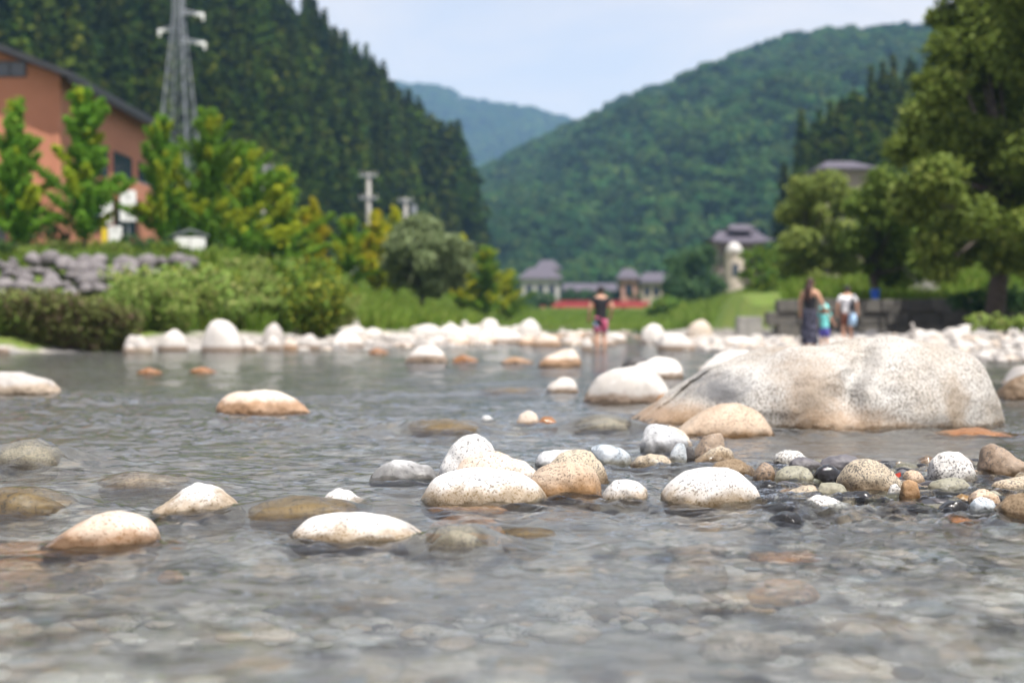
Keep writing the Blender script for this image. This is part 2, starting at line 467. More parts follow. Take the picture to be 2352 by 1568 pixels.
M['ltblue'] = plain('light_blue_cotton', (0.38, 0.56, 0.78), 0.8, 0.15, 20)
M['leafred'] = plain('red_autumn_leaf', (0.42, 0.04, 0.02), 0.5, 0.2, 60)

def pattern(name, cols, scale, axis=None):
    """patchy printed cloth"""
    t = NT(name)
    tc = t.n('ShaderNodeTexCoord')
    src = tc.outputs['Object']
    if axis:
        mp = t.n('ShaderNodeMapping'); mp.inputs['Scale'].default_value = axis
        t.l(src, mp.inputs['Vector']); src = mp.outputs['Vector']
    v = t.n('ShaderNodeTexVoronoi'); v.inputs['Scale'].default_value = scale
    t.l(src, v.inputs['Vector'])
    sep = t.n('ShaderNodeSeparateColor'); t.l(v.outputs['Color'], sep.inputs[0])
    cr = t.n('ShaderNodeValToRGB'); cr.color_ramp.interpolation = 'CONSTANT'
    while len(cr.color_ramp.elements) < len(cols): cr.color_ramp.elements.new(0.5)
    for i, c in enumerate(cols):
        cr.color_ramp.elements[i].position = i / len(cols)
        cr.color_ramp.elements[i].color = (*c, 1)
    t.l(sep.outputs[0], cr.inputs[0])
    b = t.n('ShaderNodeBsdfPrincipled'); t.l(cr.outputs[0], b.inputs['Base Color']); b.inputs['Roughness'].default_value = 0.85
    t.l(b.outputs[0], t.out.inputs['Surface'])
    return t.m
M['print'] = pattern('blue_and_pink_print', [(0.35, 0.45, 0.65), (0.02, 0.02, 0.03), (0.50, 0.09, 0.17), (0.10, 0.22, 0.34), (0.45, 0.12, 0.2)], 6.5)
M['stripe'] = pattern('white_and_grey_bands', [(0.75, 0.75, 0.76), (0.28, 0.28, 0.33), (0.78, 0.78, 0.78), (0.5, 0.5, 0.54)], 9.0, (0.35, 0.35, 2.0))
M['dots'] = pattern('black_dotted_cloth', [(0.015, 0.015, 0.03), (0.03, 0.03, 0.055), (0.012, 0.012, 0.02), (0.10, 0.10, 0.15)], 22.0)

# ------------------------------------------------------------------ terrain
SHL = np.array([(-400, -60), (-90, 20), (-40, 27), (-11.5, 32.3), (-8, 33.8), (-4.5, 36.5), (-1.8, 41), (-0.4, 48), (0.7, 60), (1.2, 90), (2.2, 125), (4.6, 270), (11, 700)], float)
SHR = np.array([(400, -60), (90, 4), (30, 15), (14, 20.5), (9.5, 25), (7.0, 29), (5.6, 34), (5.4, 42), (7.0, 54), (9.5, 70), (13, 125), (26, 270), (62, 700)], float)

def sdist(x, y, poly, sgn):
    """signed distance to a shore line, positive on the land side"""
    best = np.full(np.shape(x), 1e9); side = np.zeros(np.shape(x))
    for (ax, ay), (bx, by) in zip(poly[:-1], poly[1:]):
        dx, dy = bx - ax, by - ay
        t = np.clip(((x - ax) * dx + (y - ay) * dy) / (dx * dx + dy * dy), 0, 1)
        ex, ey = x - (ax + t * dx), y - (ay + t * dy)
        d = np.hypot(ex, ey)
        cr = dx * (y - ay) - dy * (x - ax)
        upd = d < best
        side = np.where(upd, np.sign(cr), side)
        best = np.where(upd, d, best)
    return best * np.where(side == 0, 1, side) * sgn

def sstep(a, b, x):
    t = np.clip((x - a) / (b - a), 0, 1)
    return t * t * (3 - 2 * t)

def ground_z(x, y):
    x, y = np.asarray(x, float), np.asarray(y, float)
    dl, dr = sdist(x, y, SHL, 1.0), sdist(x, y, SHR, -1.0)
    bed = -0.20 + 0.06 * sstep(22, 34, y) + 0.05 * fbm(x * 0.5, y * 0.5, 3, 3)
    bed = bed - 0.06 * sstep(6, 3, y)
    # left: gravel strip, bank, terrace
    zl = np.interp(dl, [-1.5, 0, 2.2, 4.0, 15.0, 19.0, 40.0], [-0.14, 0.02, 0.30, 0.55, 3.2, 3.45, 3.6])
    zl2 = np.interp(dl, [-1.5, 0, 0.8, 4.0, 13.0, 17.5, 20.0, 40.0], [-0.14, 0.02, 0.30, 0.5, 0.85, 3.3, 3.45, 3.6])
    zl2 = np.where(dl < 4.0, zl2, np.interp(y, [34, 46, 51, 60, 70], [0.5, 0.85, 2.65, 3.2, 3.6]) + 0.25 * fbm(x * 0.45, y * 0.3, 14, 2))
    kl = sstep(-8.6, -10.8, x) * sstep(62, 54, y)
    zl = zl * (1 - kl) + zl2 * kl
    # right: gravel bar; farther up a grass bank, nearer a flat bar up to the stone wall
    far_r = np.interp(dr, [-1.5, 0, 2.5, 4.0, 13.0, 18.0, 40.0], [-0.14, 0.03, 0.28, 0.55, 3.0, 3.5, 3.8])
    near_r = np.interp(dr, [-1.5, 0, 3.0, 9.0, 20.0], [-0.14, 0.03, 0.12, 0.34, 0.6])
    terr = np.interp(y, [0, 47.9, 48.6, 55, 66, 80], [0, 0, 1.25, 1.35, 3.6, 4.0])
    near_r = np.where((x > 8.9), np.maximum(near_r, np.where(y > 47.9, terr, near_r)), near_r)
    side_r = np.interp(x, [16.5, 19, 26], [0, 0.5, 3.0]) * sstep(26, 33, y)
    near_r = np.maximum(near_r, np.where(dr > 0, side_r, 0) + near_r * 0.0)
    k = sstep(56, 68, y) * sstep(30, 10, x) + sstep(62, 75, y) * (1 - sstep(30, 10, x))
    k = np.clip(k, 0, 1)
    zr = near_r * (1 - k) + far_r * k
    z = np.where(dl > -1.5, np.maximum(zl, bed), np.where(dr > -1.5, np.maximum(zr, bed), bed))
    z = np.where((dl > -1.5) & (dr > -1.5), np.maximum(zl, zr), z)
    up = np.clip((y - 95) * 0.017, 0, 14)
    mid = sstep(105, 150, y) * 1.0
    z = np.maximum(z, -0.3) + up + np.where(z < 1.0, mid * 0.25, 0)
    land = (np.maximum(dl, dr) > 2)
    z = z + np.where(land, 0.10 * fbm(x * 0.35, y * 0.35, 9, 3), 0.0)
    return z

def gz(x, y):
    return float(ground_z(np.array([x]), np.array([y]))[0])

def spaced(*segs):
    out = [segs[0][0]]
    for a, b, st in segs:
        n = max(1, int(round((b - a) / st)))
        out += list(np.linspace(a, b, n + 1)[1:])
    return np.array(out)

gx_ = spaced((-4200, -600, 400), (-600, -100, 50), (-100, -40, 5), (-40, 40, 0.4), (40, 100, 5), (100, 600, 50), (600, 4200, 400))
gy_ = spaced((-300, -20, 35), (-20, 20, 0.6), (20, 76, 0.35), (76, 160, 1.5), (160, 500, 12), (500, 5600, 300))
GX, GY = np.meshgrid(gx_, gy_)
GZ = ground_z(GX, GY)
def grid_faces(ny, nx):
    a = np.arange(ny * nx).reshape(ny, nx)
    return np.stack([a[:-1, :-1], a[:-1, 1:], a[1:, 1:], a[1:, :-1]], -1).reshape(-1, 4)
g_me = mesh_np('ground', np.stack([GX, GY, GZ], -1).reshape(-1, 3), grid_faces(*GX.shape), smooth=True)

def ground_mat():
    t = NT('river_valley_ground')
    geo = t.n('ShaderNodeNewGeometry')
    pos = geo.outputs['Position']
    sx = t.n('ShaderNodeSeparateXYZ'); t.l(pos, sx.inputs[0])
    # cobbled bed and gravel
    v = t.n('ShaderNodeTexVoronoi'); v.inputs['Scale'].default_value = 9.0
    t.l(pos, v.inputs['Vector'])
    sep = t.n('ShaderNodeSeparateColor'); t.l(v.outputs['Color'], sep.inputs[0])
    bed = t.mixc(sep.outputs[0], (0.24, 0.24, 0.26), (0.66, 0.64, 0.62))
    bed = t.mixc(t.mr(sep.outputs[1], 0.75, 1.0), bed, (0.40, 0.27, 0.14))
    bed = t.mixc(t.mr(v.outputs['Distance'], 0.03, 0.075, 0.0, 0.75), bed, (0.12, 0.115, 0.115))
    v2 = t.n('ShaderNodeTexVoronoi'); v2.inputs['Scale'].default_value = 5.0
    t.l(pos, v2.inputs['Vector'])
    sep2 = t.n('ShaderNodeSeparateColor'); t.l(v2.outputs['Color'], sep2.inputs[0])
    gravel = t.mixc(sep2.outputs[0], (0.17, 0.155, 0.14), (0.40, 0.37, 0.34))
    n1 = t.noise(pos, 0.8, 4.0)
    zz = t.math('ADD', sx.outputs[2], t.mr(n1, 0.3, 0.7, -0.10, 0.10))
    c = t.mixc(t.mr(zz, -0.05, 0.05), bed, gravel)
    n2 = t.noise(pos, 0.35, 5.0, 0.6)
    n3 = t.noise(pos, 3.0, 4.0, 0.6)
    gr = t.mixc(t.mr(n2, 0.35, 0.65), (0.075, 0.135, 0.022), (0.14, 0.18, 0.035))
    gr = t.mixc(t.mr(n3, 0.5, 0.8), gr, (0.17, 0.155, 0.06))
    c = t.mixc(t.mr(t.math('ADD', zz, t.mr(sx.outputs[0], -8.8, -10.2, 0.0, 0.32)), 0.34, 0.46), c, gr)
    b = t.n('ShaderNodeBsdfPrincipled'); t.l(c, b.inputs['Base Color'])
    b.inputs['Roughness'].default_value = 0.9
    b.inputs['Specular IOR Level'].default_value = 0.2
    bp = t.n('ShaderNodeBump'); bp.inputs['Distance'].default_value = 0.05; bp.inputs['Strength'].default_value = 0.8
    t.l(t.math('SUBTRACT', 1.0, v.outputs['Distance']), bp.inputs['Height'])
    t.l(bp.outputs['Normal'], b.inputs['Normal'])
    t.l(b.outputs[0], t.out.inputs['Surface'])
    return t.m
tag(obj('ground', g_me, ground_mat()), 'river bed, gravel bars and grassy banks of the valley floor', 'ground', kind='structure')

# ---- hills: ridge traced as directions, each at its own distance; slope comes down towards the river
def hill(name, label, ridge, zbase, mat, back=1.35, nx=90, ny=40, gully=0.06, seed=0, cat='hill'):
    rx = np.array([r[0] for r in ridge], float)
    X, Y, Z, PXS = [], [], [], np.linspace(rx[0], rx[-1], nx)
    for j in range(ny + 12):
        for px in PXS:
            py = np.interp(px, rx, [r[1] for r in ridge]); Dr = np.interp(px, rx, [r[2] for r in ridge]); Db = np.interp(px, rx, [r[3] for r in ridge])
            top = at(px, py, Dr)
            u = (px - CX) / FPX
            if j <= ny:
                s = j / ny
                d = Db + (Dr - Db) * s
                zt = zbase + (top.z - zbase) * (0.55 * s + 0.45 * math.sin(s * math.pi / 2))
            else:
                s = (j - ny) / 11.0
                d = Dr + (Dr * back - Dr) * s
                zt = top.z + (zbase - top.z) * s ** 1.4
            X.append(u * d); Y.append(d); Z.append(zt)
    X, Y, Z = (np.array(q).reshape(ny + 12, nx) for q in (X, Y, Z))
    span = max(1.0, Z.max() - zbase)
    amp = np.concatenate([np.sin(np.linspace(0, 1, ny + 1) * np.pi) ** 0.8, np.zeros(11)])[:, None]
    Z = Z + amp * span * gully * 2.0 * fbm(X / span * 1.3, Y / span * 0.5, seed, 4)
    me = mesh_np(name, np.stack([X, Y, Z], -1).reshape(-1, 3), grid_faces(ny + 12, nx), smooth=True)
    o = tag(obj(name, me, mat), label, cat, kind='structure')
    return o, (X, Y, Z, ny, nx)

# px, py of ridge ground (tree height lower than the tree tops), ridge distance, foot distance
_, H_LEFT = hill('forested_hillside', 'steep cedar covered hillside rising on the left',
                 [(-500, -330, 330, 150), (0, -240, 340, 165), (400, -60, 345, 180), (600, 70, 350, 200), (690, 175, 355, 220), (790, 262, 360, 245), (880, 325, 365, 270),
                  (960, 405, 370, 300), (1030, 450, 375, 325), (1072, 540, 378, 350), (1095, 625, 380, 365), (1110, 700, 382, 372)], 5.5, M['soil'], back=1.5, seed=21, gully=0.05)
_, H_FAR = hill('distant_mountain', 'hazy blue mountain far up the valley between the two hills',
                [(500, 230, 2900, 2100), (760, 205, 2900, 2100), (920, 208, 2900, 2100), (1010, 216, 2900, 2100), (1035, 225, 2900, 2100), (1060, 244, 2900, 2100), (1180, 260, 2850, 2050), (1250, 272, 2850, 2000),
                 (1320, 297, 2800, 1950), (1450, 350, 2800, 1950), (1700, 420, 2800, 1950)], 14.0, M['soil'], back=1.25, nx=110, seed=33, gully=0.06)
_, H_RIGHT = hill('wooded_mountain', 'large green wooded mountain on the right side of the valley',
                  [(960, 560, 1150, 600), (1060, 455, 1150, 580), (1090, 425, 1150, 570), (1180, 378, 1150, 560), (1320, 308, 1130, 540), (1420, 260, 1110, 530), (1560, 205, 1080, 520), (1700, 150, 1050, 510), (1800, 115, 1030, 500),
                   (1860, 100, 1020, 500), (2000, 93, 1000, 490), (2140, 90, 1000, 490), (2350, 95, 990, 480), (2700, 140, 980, 470), (3000, 200, 980, 470)], 9.0, M['soil'], back=1.4, nx=130, ny=60, gully=0.17, seed=45)
_, H_NEAR = hill('conifer_slope', 'dark conifer slope behind the right bank trees',
                 [(1800, 690, 265, 215), (1830, 600, 268, 215), (1880, 510, 272, 215), (1960, 440, 276, 215), (2040, 410, 280, 215), (2150, 370, 285, 215), (2350, 290, 290, 210), (2700, 280, 290, 200), (3000, 300, 290, 200)],
                 6.0, M['soil'], back=1.5, nx=50, ny=24, seed=52, gully=0.04)

# ------------------------------------------------------------------ foliage builders
def leaf_cloud(lobes, per, size, rng, shell=0.55, out=0.6, flat=1.0, tipfun=None, aspect=1.5):
    """lobes: list of (x,y,z,rx,ry,rz). Returns a mesh of leaf quads with a tint attribute."""
    P, N, R = [], [], []
    for (x, y, z, rx, ry, rz) in lobes:
        n = int(per * (rx * ry + ry * rz + rx * rz) / 3.0) + 8
        d = rng.normal(size=(n, 3)); d /= np.linalg.norm(d, axis=1)[:, None]
        r = (shell + (1 - shell) * rng.random(n)) * (0.85 + 0.3 * rng.random(n))
        P.append(np.array([x, y, z]) + d * r[:, None] * np.array([rx, ry, rz]))
        N.append(d); R.append(r)
    P, N, R = np.concatenate(P), np.concatenate(N), np.concatenate(R)
    return leaf_quads(P, N, size, rng, out, tipfun, aspect)

def leaf_quads(P, N, size, rng, out=0.6, tipfun=None, aspect=1.5):
    n = len(P)
    nn = N * out + rng.normal(size=(n, 3)) * 0.55 + np.array([0, 0, 0.25])
    nn /= np.linalg.norm(nn, axis=1)[:, None]
    t = np.cross(nn, rng.normal(size=(n, 3))); t /= np.linalg.norm(t, axis=1)[:, None] + 1e-9
    b = np.cross(nn, t)
    s = size * (0.6 + 0.8 * rng.random(n))[:, None]
    q = np.stack([P - t * s * aspect * .5, P - b * s * .5 + nn * s * 0.1, P + t * s * aspect * .5, P + b * s * .5 + nn * s * 0.1], 1)
    me = mesh_np('leaves', q.reshape(-1, 3), np.arange(n * 4).reshape(-1, 4))
    col = np.zeros((n, 4)); col[:, 0] = rng.random(n); col[:, 3] = 1
    col[:, 1] = np.clip(tipfun(P, rng), 0, 1) if tipfun else (rng.random(n) > 0.85) * 0.8
    a = me.color_attributes.new('tint', 'FLOAT_COLOR', 'POINT')
    a.data.foreach_set('color', np.repeat(col, 4, 0).astype(np.float32).ravel())
    return me

def join_me(name, mes, mats):
    bm = bmesh.new()
    me = bpy.data.meshes.new(name)
    for i, m_ in enumerate(mes):
        k = len(bm.faces); bm.from_mesh(m_)
        bm.faces.ensure_lookup_table()
        for f in bm.faces[k:]: f.material_index = i
    bm.to_mesh(me); bm.free()
    for m_ in mats: me.materials.append(m_)
    return me

def limbs_mesh(segs, n=7):
    m = MB()
    for pts, rads in segs: m.tube(pts, rads, n)
    me = bpy.data.meshes.new('limbs'); me.from_pydata(m.v, [], m.f)
    for p in me.polygons: p.use_smooth = True
    return me

# far-tree prototypes (never linked to the scene: only scattered)
def core_blob(lobes, shrink=0.8, sub=2):
    bm = bmesh.new()
    for (x, y, z, rx, ry, rz) in lobes:
        r = bmesh.ops.create_icosphere(bm, subdivisions=sub, radius=1.0)
        for v in r['verts']: v.co = Vector((x + v.co.x * rx * shrink, y + v.co.y * ry * shrink, z + v.co.z * rz * shrink))
    me = bpy.data.meshes.new('core'); bm.to_mesh(me); bm.free()
    col = np.zeros((len(me.vertices), 4), np.float32); col[:, 0] = 0.2; col[:, 3] = 1
    a = me.color_attributes.new('tint', 'FLOAT_COLOR', 'POINT'); a.data.foreach_set('color', col.ravel())
    return me

def cedar_mesh(seed, h=20.0, w=2.3):
    rng = np.random.default_rng(seed)
    P, N = [], []
    nl = 22
    for i in range(nl):
        f = i / (nl - 1)
        z = h * (0.14 + 0.86 * f)
        rad = w * (1 - f) ** 0.75 * (0.8 + 0.4 * rng.random()) + 0.12
        k = int(10 + 34 * (1 - f))
        a = rng.random(k) * 2 * np.pi
        r = rad * (0.45 + 0.6 * rng.random(k))
        P.append(np.stack([np.cos(a) * r, np.sin(a) * r, z - r * 0.45 + rng.normal(size=k) * 0.3], 1))
        N.append(np.stack([np.cos(a), np.sin(a), np.full(k, 0.6)], 1))
    me1 = leaf_quads(np.concatenate(P), np.concatenate(N), 0.95, rng, 0.8)
    return me1

def cedar_core(seed, h, w):
    m = MB(); m.tube([(0, 0, h * 0.1), (0, 0, h * .3), (0, 0, h * .6), (0, 0, h * .97)], [w * .55, w * .72, w * .45, 0.05], 7)
    me = bpy.data.meshes.new('core'); me.from_pydata(m.v, [], m.f)
    col = np.zeros((len(me.vertices), 4), np.float32); col[:, 3] = 1
    a = me.color_attributes.new('tint', 'FLOAT_COLOR', 'POINT'); a.data.foreach_set('color', col.ravel())
    return me

def broad_mesh(seed, r=5.0, h=9.0):
    rng = np.random.default_rng(seed)
    lobes = []
    for i in range(7):
        a = rng.random() * 6.28; q = r * 0.5 * rng.random() ** .5
        lobes.append((math.cos(a) * q, math.sin(a) * q, h * (0.45 + 0.35 * rng.random()), r * (.45 + .2 * rng.random()), r * (.45 + .2 * rng.random()), r * (.38 + .2 * rng.random())))
    lv = leaf_cloud(lobes, 14, 1.15, rng, 0.8, 0.9)
    return join_me('broadleaf', [core_blob(lobes, 0.88), lv], [M['broad']])

PROT = {}
def proto(name, me, mat):
    if len(me.materials) == 0: me.materials.append(mat)
    o = bpy.data.objects.new(name, me)
    PROT[name] = o
    return o
CED = []
for k in range(3):
    hh, ww = (20.0, 22.0, 17.0)[k], (3.6, 3.1, 4.2)[k]
    CED.append(join_me('cedar_tree', [cedar_core(k, hh, ww), cedar_mesh(60 + k, hh, ww)], [M['cedar']]))
for k in range(3): proto('cedar_form_%d' % k, CED[k], M['cedar'])
for k in range(3): proto('broad_form_%d' % k, broad_mesh(80 + k), M['broad'])
for me in [PROT[k].data for k in PROT]:
    for p in me.polygons: p.material_index = 0

def scatter(name, label, cat, P, S, protos, seed=0, tilt=0.05):
    """one 'stuff' object: instances of prototypes on points by geometry nodes"""
    rng = np.random.default_rng(seed)
    n = len(P)
    me = bpy.data.meshes.new(name)
    me.vertices.add(n); me.vertices.foreach_set('co', np.asarray(P, np.float32).ravel())
    a = me.attributes.new('scl', 'FLOAT', 'POINT'); a.data.foreach_set('value', np.asarray(S, np.float32))
    a = me.attributes.new('rot', 'FLOAT_VECTOR', 'POINT')
    rot = np.stack([rng.normal(size=n) * tilt, rng.normal(size=n) * tilt, rng.random(n) * 6.283], 1)
    a.data.foreach_set('vector', rot.astype(np.float32).ravel())
    a = me.attributes.new('idx', 'INT', 'POINT'); a.data.foreach_set('value', rng.integers(0, len(protos), n).astype(np.int32))
    o = obj(name, me)
    ng = bpy.data.node_groups.new(name + '_scatter', 'GeometryNodeTree')
    ng.interface.new_socket('Geometry', in_out='INPUT', socket_type='NodeSocketGeometry')
    ng.interface.new_socket('Geometry', in_out='OUTPUT', socket_type='NodeSocketGeometry')
    N, L = ng.nodes, ng.links
    gi, go, jn = N.new('NodeGroupInput'), N.new('NodeGroupOutput'), N.new('GeometryNodeJoinGeometry')
    def attr(nm, ty):
        q = N.new('GeometryNodeInputNamedAttribute'); q.data_type = ty; q.inputs['Name'].default_value = nm
        return q.outputs['Attribute']
    scl, rt, ix = attr('scl', 'FLOAT'), attr('rot', 'FLOAT_VECTOR'), attr('idx', 'INT')
    e2r = N.new('FunctionNodeEulerToRotation'); L.new(rt, e2r.inputs[0])
    for k, po in enumerate(protos):
        ip = N.new('GeometryNodeInstanceOnPoints')
        oi = N.new('GeometryNodeObjectInfo'); oi.inputs['Object'].default_value = po; oi.inputs['As Instance'].default_value = True
        cp = N.new('FunctionNodeCompare'); cp.data_type = 'INT'; cp.operation = 'EQUAL'
        L.new(ix, cp.inputs[2]); cp.inputs[3].default_value = k
        L.new(gi.outputs[0], ip.inputs['Points']); L.new(cp.outputs[0], ip.inputs['Selection'])
        L.new(oi.outputs['Geometry'], ip.inputs['Instance'])
        L.new(e2r.outputs[0], ip.inputs['Rotation']); L.new(scl, ip.inputs['Scale'])
        L.new(ip.outputs[0], jn.inputs[0])
    L.new(jn.outputs[0], go.inputs[0])
    md = o.modifiers.new('scatter', 'NODES'); md.node_group = ng
    return tag(o, label, cat, kind='stuff')

def hill_points(H, n, seed, front=1.0, back=2):
    X, Y, Z, ny, nx = H
    rng = np.random.default_rng(seed)
    jmax = ny + back
    # area-weighted cells
    A = np.hypot(X[1:jmax + 1, 1:] - X[1:jmax + 1, :-1], 0) * np.hypot(Y[1:jmax + 1, 1:] - Y[:jmax, 1:], Z[1:jmax + 1, 1:] - Z[:jmax, 1:])
    p = A.ravel() / A.sum()
    c = rng.choice(len(p), n, p=p)
    j, i = np.divmod(c, nx - 1)
    u, v = rng.random(n), rng.random(n)
    def bil(Q):
        return (Q[j, i] * (1 - u) + Q[j, i + 1] * u) * (1 - v) + (Q[j + 1, i] * (1 - u) + Q[j + 1, i + 1] * u) * v
    return np.stack([bil(X), bil(Y), bil(Z) - 0.4], 1)

ced = [PROT['cedar_form_%d' % k] for k in range(3)]
HB = []
for k in range(3):                    # warmer, mixed broadleaf crowns among the cedars
    me = PROT['broad_form_%d' % k].data.copy(); me.materials.clear(); me.materials.append(M['cedar'])
    HB.append(proto('mixed_form_%d' % k, me, M['cedar']))
brd = [PROT['broad_form_%d' % k] for k in range(3)]
P = hill_points(H_LEFT, 7000, 1)
scatter('cedar_forest', 'dense cedar forest covering the steep left hillside', 'forest', P, 0.38 + 0.7 * RNG.random(len(P)) ** 1.4, ced + HB + HB, 1)
P = hill_points(H_RIGHT, 19000, 2)
scatter('mountain_forest', 'broadleaf forest covering the large right mountain', 'forest', P, 0.5 + 0.95 * RNG.random(len(P)) ** 2.0, brd, 2)
P = hill_points(H_FAR, 9000, 3)
scatter('distant_forest', 'forest on the hazy blue distant mountain', 'forest', P, 1.2 + 1.2 * RNG.random(len(P)), brd, 3)
P = hill_points(H_NEAR, 1500, 4)
scatter('slope_forest', 'dark conifer wood on the slope behind the right trees', 'forest', P, 0.6 + 0.45 * RNG.random(len(P)), ced, 4)

# cedars that stand out against the sky on the left hill's edge
tips = [(702, -6, 348), (720, 20, 350), (745, 52, 352), (768, 66, 354), (792, 78, 355), (815, 110, 356), (841, 106, 358), (862, 150, 360), (880, 146, 361), (900, 190, 363), (920, 212, 365), (944, 236, 366), (966, 240, 368), (990, 268, 370),
        (1012, 282, 371), (1034, 284, 372), (1052, 282, 372), (1064, 330, 373), (1074, 380, 374), (1084, 432, 375), (1094, 500, 376), (1104, 560, 377), (1020, 330, 340), (1048, 350, 345), (985, 330, 335), (1068, 430, 350)]
places = ['highest at the top edge of the frame', 'just right of the topmost one', 'on the upper ridge', 'on the upper ridge beside a taller one', 'below the upper ridge', 'in the dip left of the pointed one',
          'pointed and tallest on the skyline', 'between the two pointed ones', 'pointed, second of the two spires on the skyline', 'just below the second spire', 'where the blue mountain begins', 'above the blue mountain edge',
          'mid ridge before the blue mountain', 'lower ridge before the blue mountain', 'lower ridge, next to the corner group', 'left of the corner group', 'top of the steep right corner', 'first down the steep right edge',
          'second down the steep right edge', 'third down the steep right edge', 'fourth down the steep right edge', 'lowest on the steep right edge', 'in front of the corner group', 'under the top of the steep corner', 'inside the lower ridge', 'half way down inside the right edge']
for i, (px, py, d) in enumerate(tips):
    tip = at(px, py, d)
    hh = (20.0, 22.0, 17.0)[i % 3]
    s = 0.95 + 0.2 * ((i * 37) % 10) / 10
    root = empty('cedar_tree', (tip.x, tip.y, tip.z - hh * s), i * 1.3)
    root.scale = (s * 1.45, s * 1.45, s) if i not in (6, 8) else (s, s, s)
    tag(root, 'dark cedar on the left hill, ' + places[i], 'tree', 'cedars on the skyline of the left hill')
    obj('crown', CED[i % 3], None, root)
    tm = bpy.data.meshes.get('cedar_trunk')
    if tm is None:
        m = MB(); m.tube([(0, 0, -4), (0, 0, 9)], [0.32, 0.2], 7)
        tm = bpy.data.meshes.new('cedar_trunk'); tm.from_pydata(m.v, [], m.f); tm.materials.append(M['bark'])
    obj('trunk', tm, None, root)

# ------------------------------------------------------------------ rocks
def ico(sub):
    bm = bmesh.new(); bmesh.ops.create_icosphere(bm, subdivisions=sub, radius=1.0)
    bm.verts.ensure_lookup_table()
    v = np.array([q.co[:] for q in bm.verts]); f = np.array([[q.index for q in g.verts] for g in bm.faces])
    bm.free(); return v, f
ICO = {k: ico(k) for k in (2, 3, 4, 5, 6)}

def n3(p, s, off):
    return np.array([mnoise.noise(Vector(q) * s + off) for q in p])

WATER_FILM, WATER_ROCKS = [], []

def rock_np(T_u, W, depth, zbot, sub=5, seed=0, ang=0.0, rough=0.018, ex=0.85, dp=2.4, groove=None, cut=0):
    v, f = ICO[sub]
    rng = np.random.default_rng(seed)
    u = np.clip(v[:, 0], -1, 1)
    r = np.sqrt(np.maximum(1e-9, 1 - u * u))
    c, s = v[:, 1] / r, v[:, 2] / r
    nrm = np.sqrt(c * c + s * s) + 1e-9; c, s = c / nrm, s / nrm
    pole = np.abs(u) > 0.9999
    c = np.where(pole, 0, c); s = np.where(pole, 0, s)
    cs, ss = np.sign(c) * np.abs(c) ** ex, np.sign(s) * np.abs(s) ** ex
    uu = np.sign(u) * (1 - (1 - np.abs(u)) ** 1.0)
    grid, prof = T_u
    T = np.interp(uu, grid, prof) * (1 - np.abs(uu) ** 14) ** 0.5
    D = depth / 2 * (1 - np.abs(uu) ** dp) ** (1 / dp)
    B = zbot * (1 - np.abs(uu) ** 2.6) ** (1 / 2.6)
    P = np.stack([uu * W / 2, D * cs, np.where(ss > 0, T * ss, B * -ss)], 1)
    size = min(W, depth)
    off = Vector(rng.random(3) * 50)
    cen = P.mean(0)
    dirv = P - cen; dirv /= np.linalg.norm(dirv, axis=1)[:, None] + 1e-9
    disp = n3(P, 3.2 / size, off) * rough * 1.6 + n3(P, 8.0 / size, off) * rough * 0.7
    if sub >= 5: disp = disp + n3(P, 22.0 / size, off) * rough * 0.28
    # the outline stays as traced: keep the displacement smaller along the silhouette crest
    P = P + dirv * (disp * size)[:, None]
    if ang > 0:
        for _ in range(int(6 + 8 * ang)):
            d = rng.normal(size=3); d /= np.linalg.norm(d)
            h = (P - cen) @ d
            lim = np.quantile(h, 1.0 - 0.06 * (0.5 + rng.random()) * (1 + ang))
            P = P - np.maximum(0, h - lim)[:, None] * d * (0.8 * ang)
    if groove is not None: P = groove(P, uu)
    return P, f

def profile(zs, us, n=72, sm=1.6):
    g = np.linspace(-1, 1, n)
    p = np.interp(g, us, zs)
    k = np.exp(-0.5 * (np.arange(-5, 6) / sm) ** 2); k /= k.sum()
    q = np.convolve(np.pad(p, 5, mode='edge'), k, mode='valid')
    return g, np.maximum(q, 0.002)

ROCK_N = [0]
def rock(name, label, mat, outline, base, stain=0.03, dr=0.75, zb=0.0, cat='rock', sub=5, ang=0.42, rough=0.036, film=False, group=None, dist=None, ex=0.85, bot=None, groove=None, parent=None, sm=1.6, wave=True):
    """outline: top outline traced left to right; base: pixel row of the front foot (at height zb)"""
    ROCK_N[0] += 1
    x0, x1 = outline[0][0], outline[-1][0]
    wpx = x1 - x0
    df = dist if dist else dist_at(base, zb)
    dc = df / (1 - dr * wpx / (2 * FPX))
    cxp = (x0 + x1) / 2
    c = at(cxp, base, dc)
    W = wpx / FPX * dc
    zs = [at(px, py, dc).z - zb for px, py in outline]
    us = [2 * (px - x0) / wpx - 1 for px, py in outline]
    hmax = max(max(zs), 0.02)
    zbot = -(bot if bot is not None else max(0.08, 0.75 * hmax)) if zb <= 0.001 else -(bot if bot is not None else 0.5 * hmax)
    Pn, f = rock_np(profile(zs, us, sm=sm), W, W * dr, zbot, sub, 1000 + ROCK_N[0], ang, rough, ex, groove=groove)
    me = mesh_np(name, Pn, f, smooth=True)
    o = obj(name, me, M[mat], parent, loc=(c.x, dc, zb))
    o['stain'] = -5.0 if film else float(stain)
    if parent is None: tag(o, label, cat, group)
    if film: WATER_FILM.append((c.x, dc, W / 2, W * dr / 2, hmax))
    elif zb <= 0.001 and wave: WATER_ROCKS.append((c.x, dc, W / 2, W * dr / 2, hmax))
    return o

def R(label, mat, pts, base, **kw):
    nm = kw.pop('name', 'river_stone')
    return rock(nm, label, mat, pts, base, **kw)

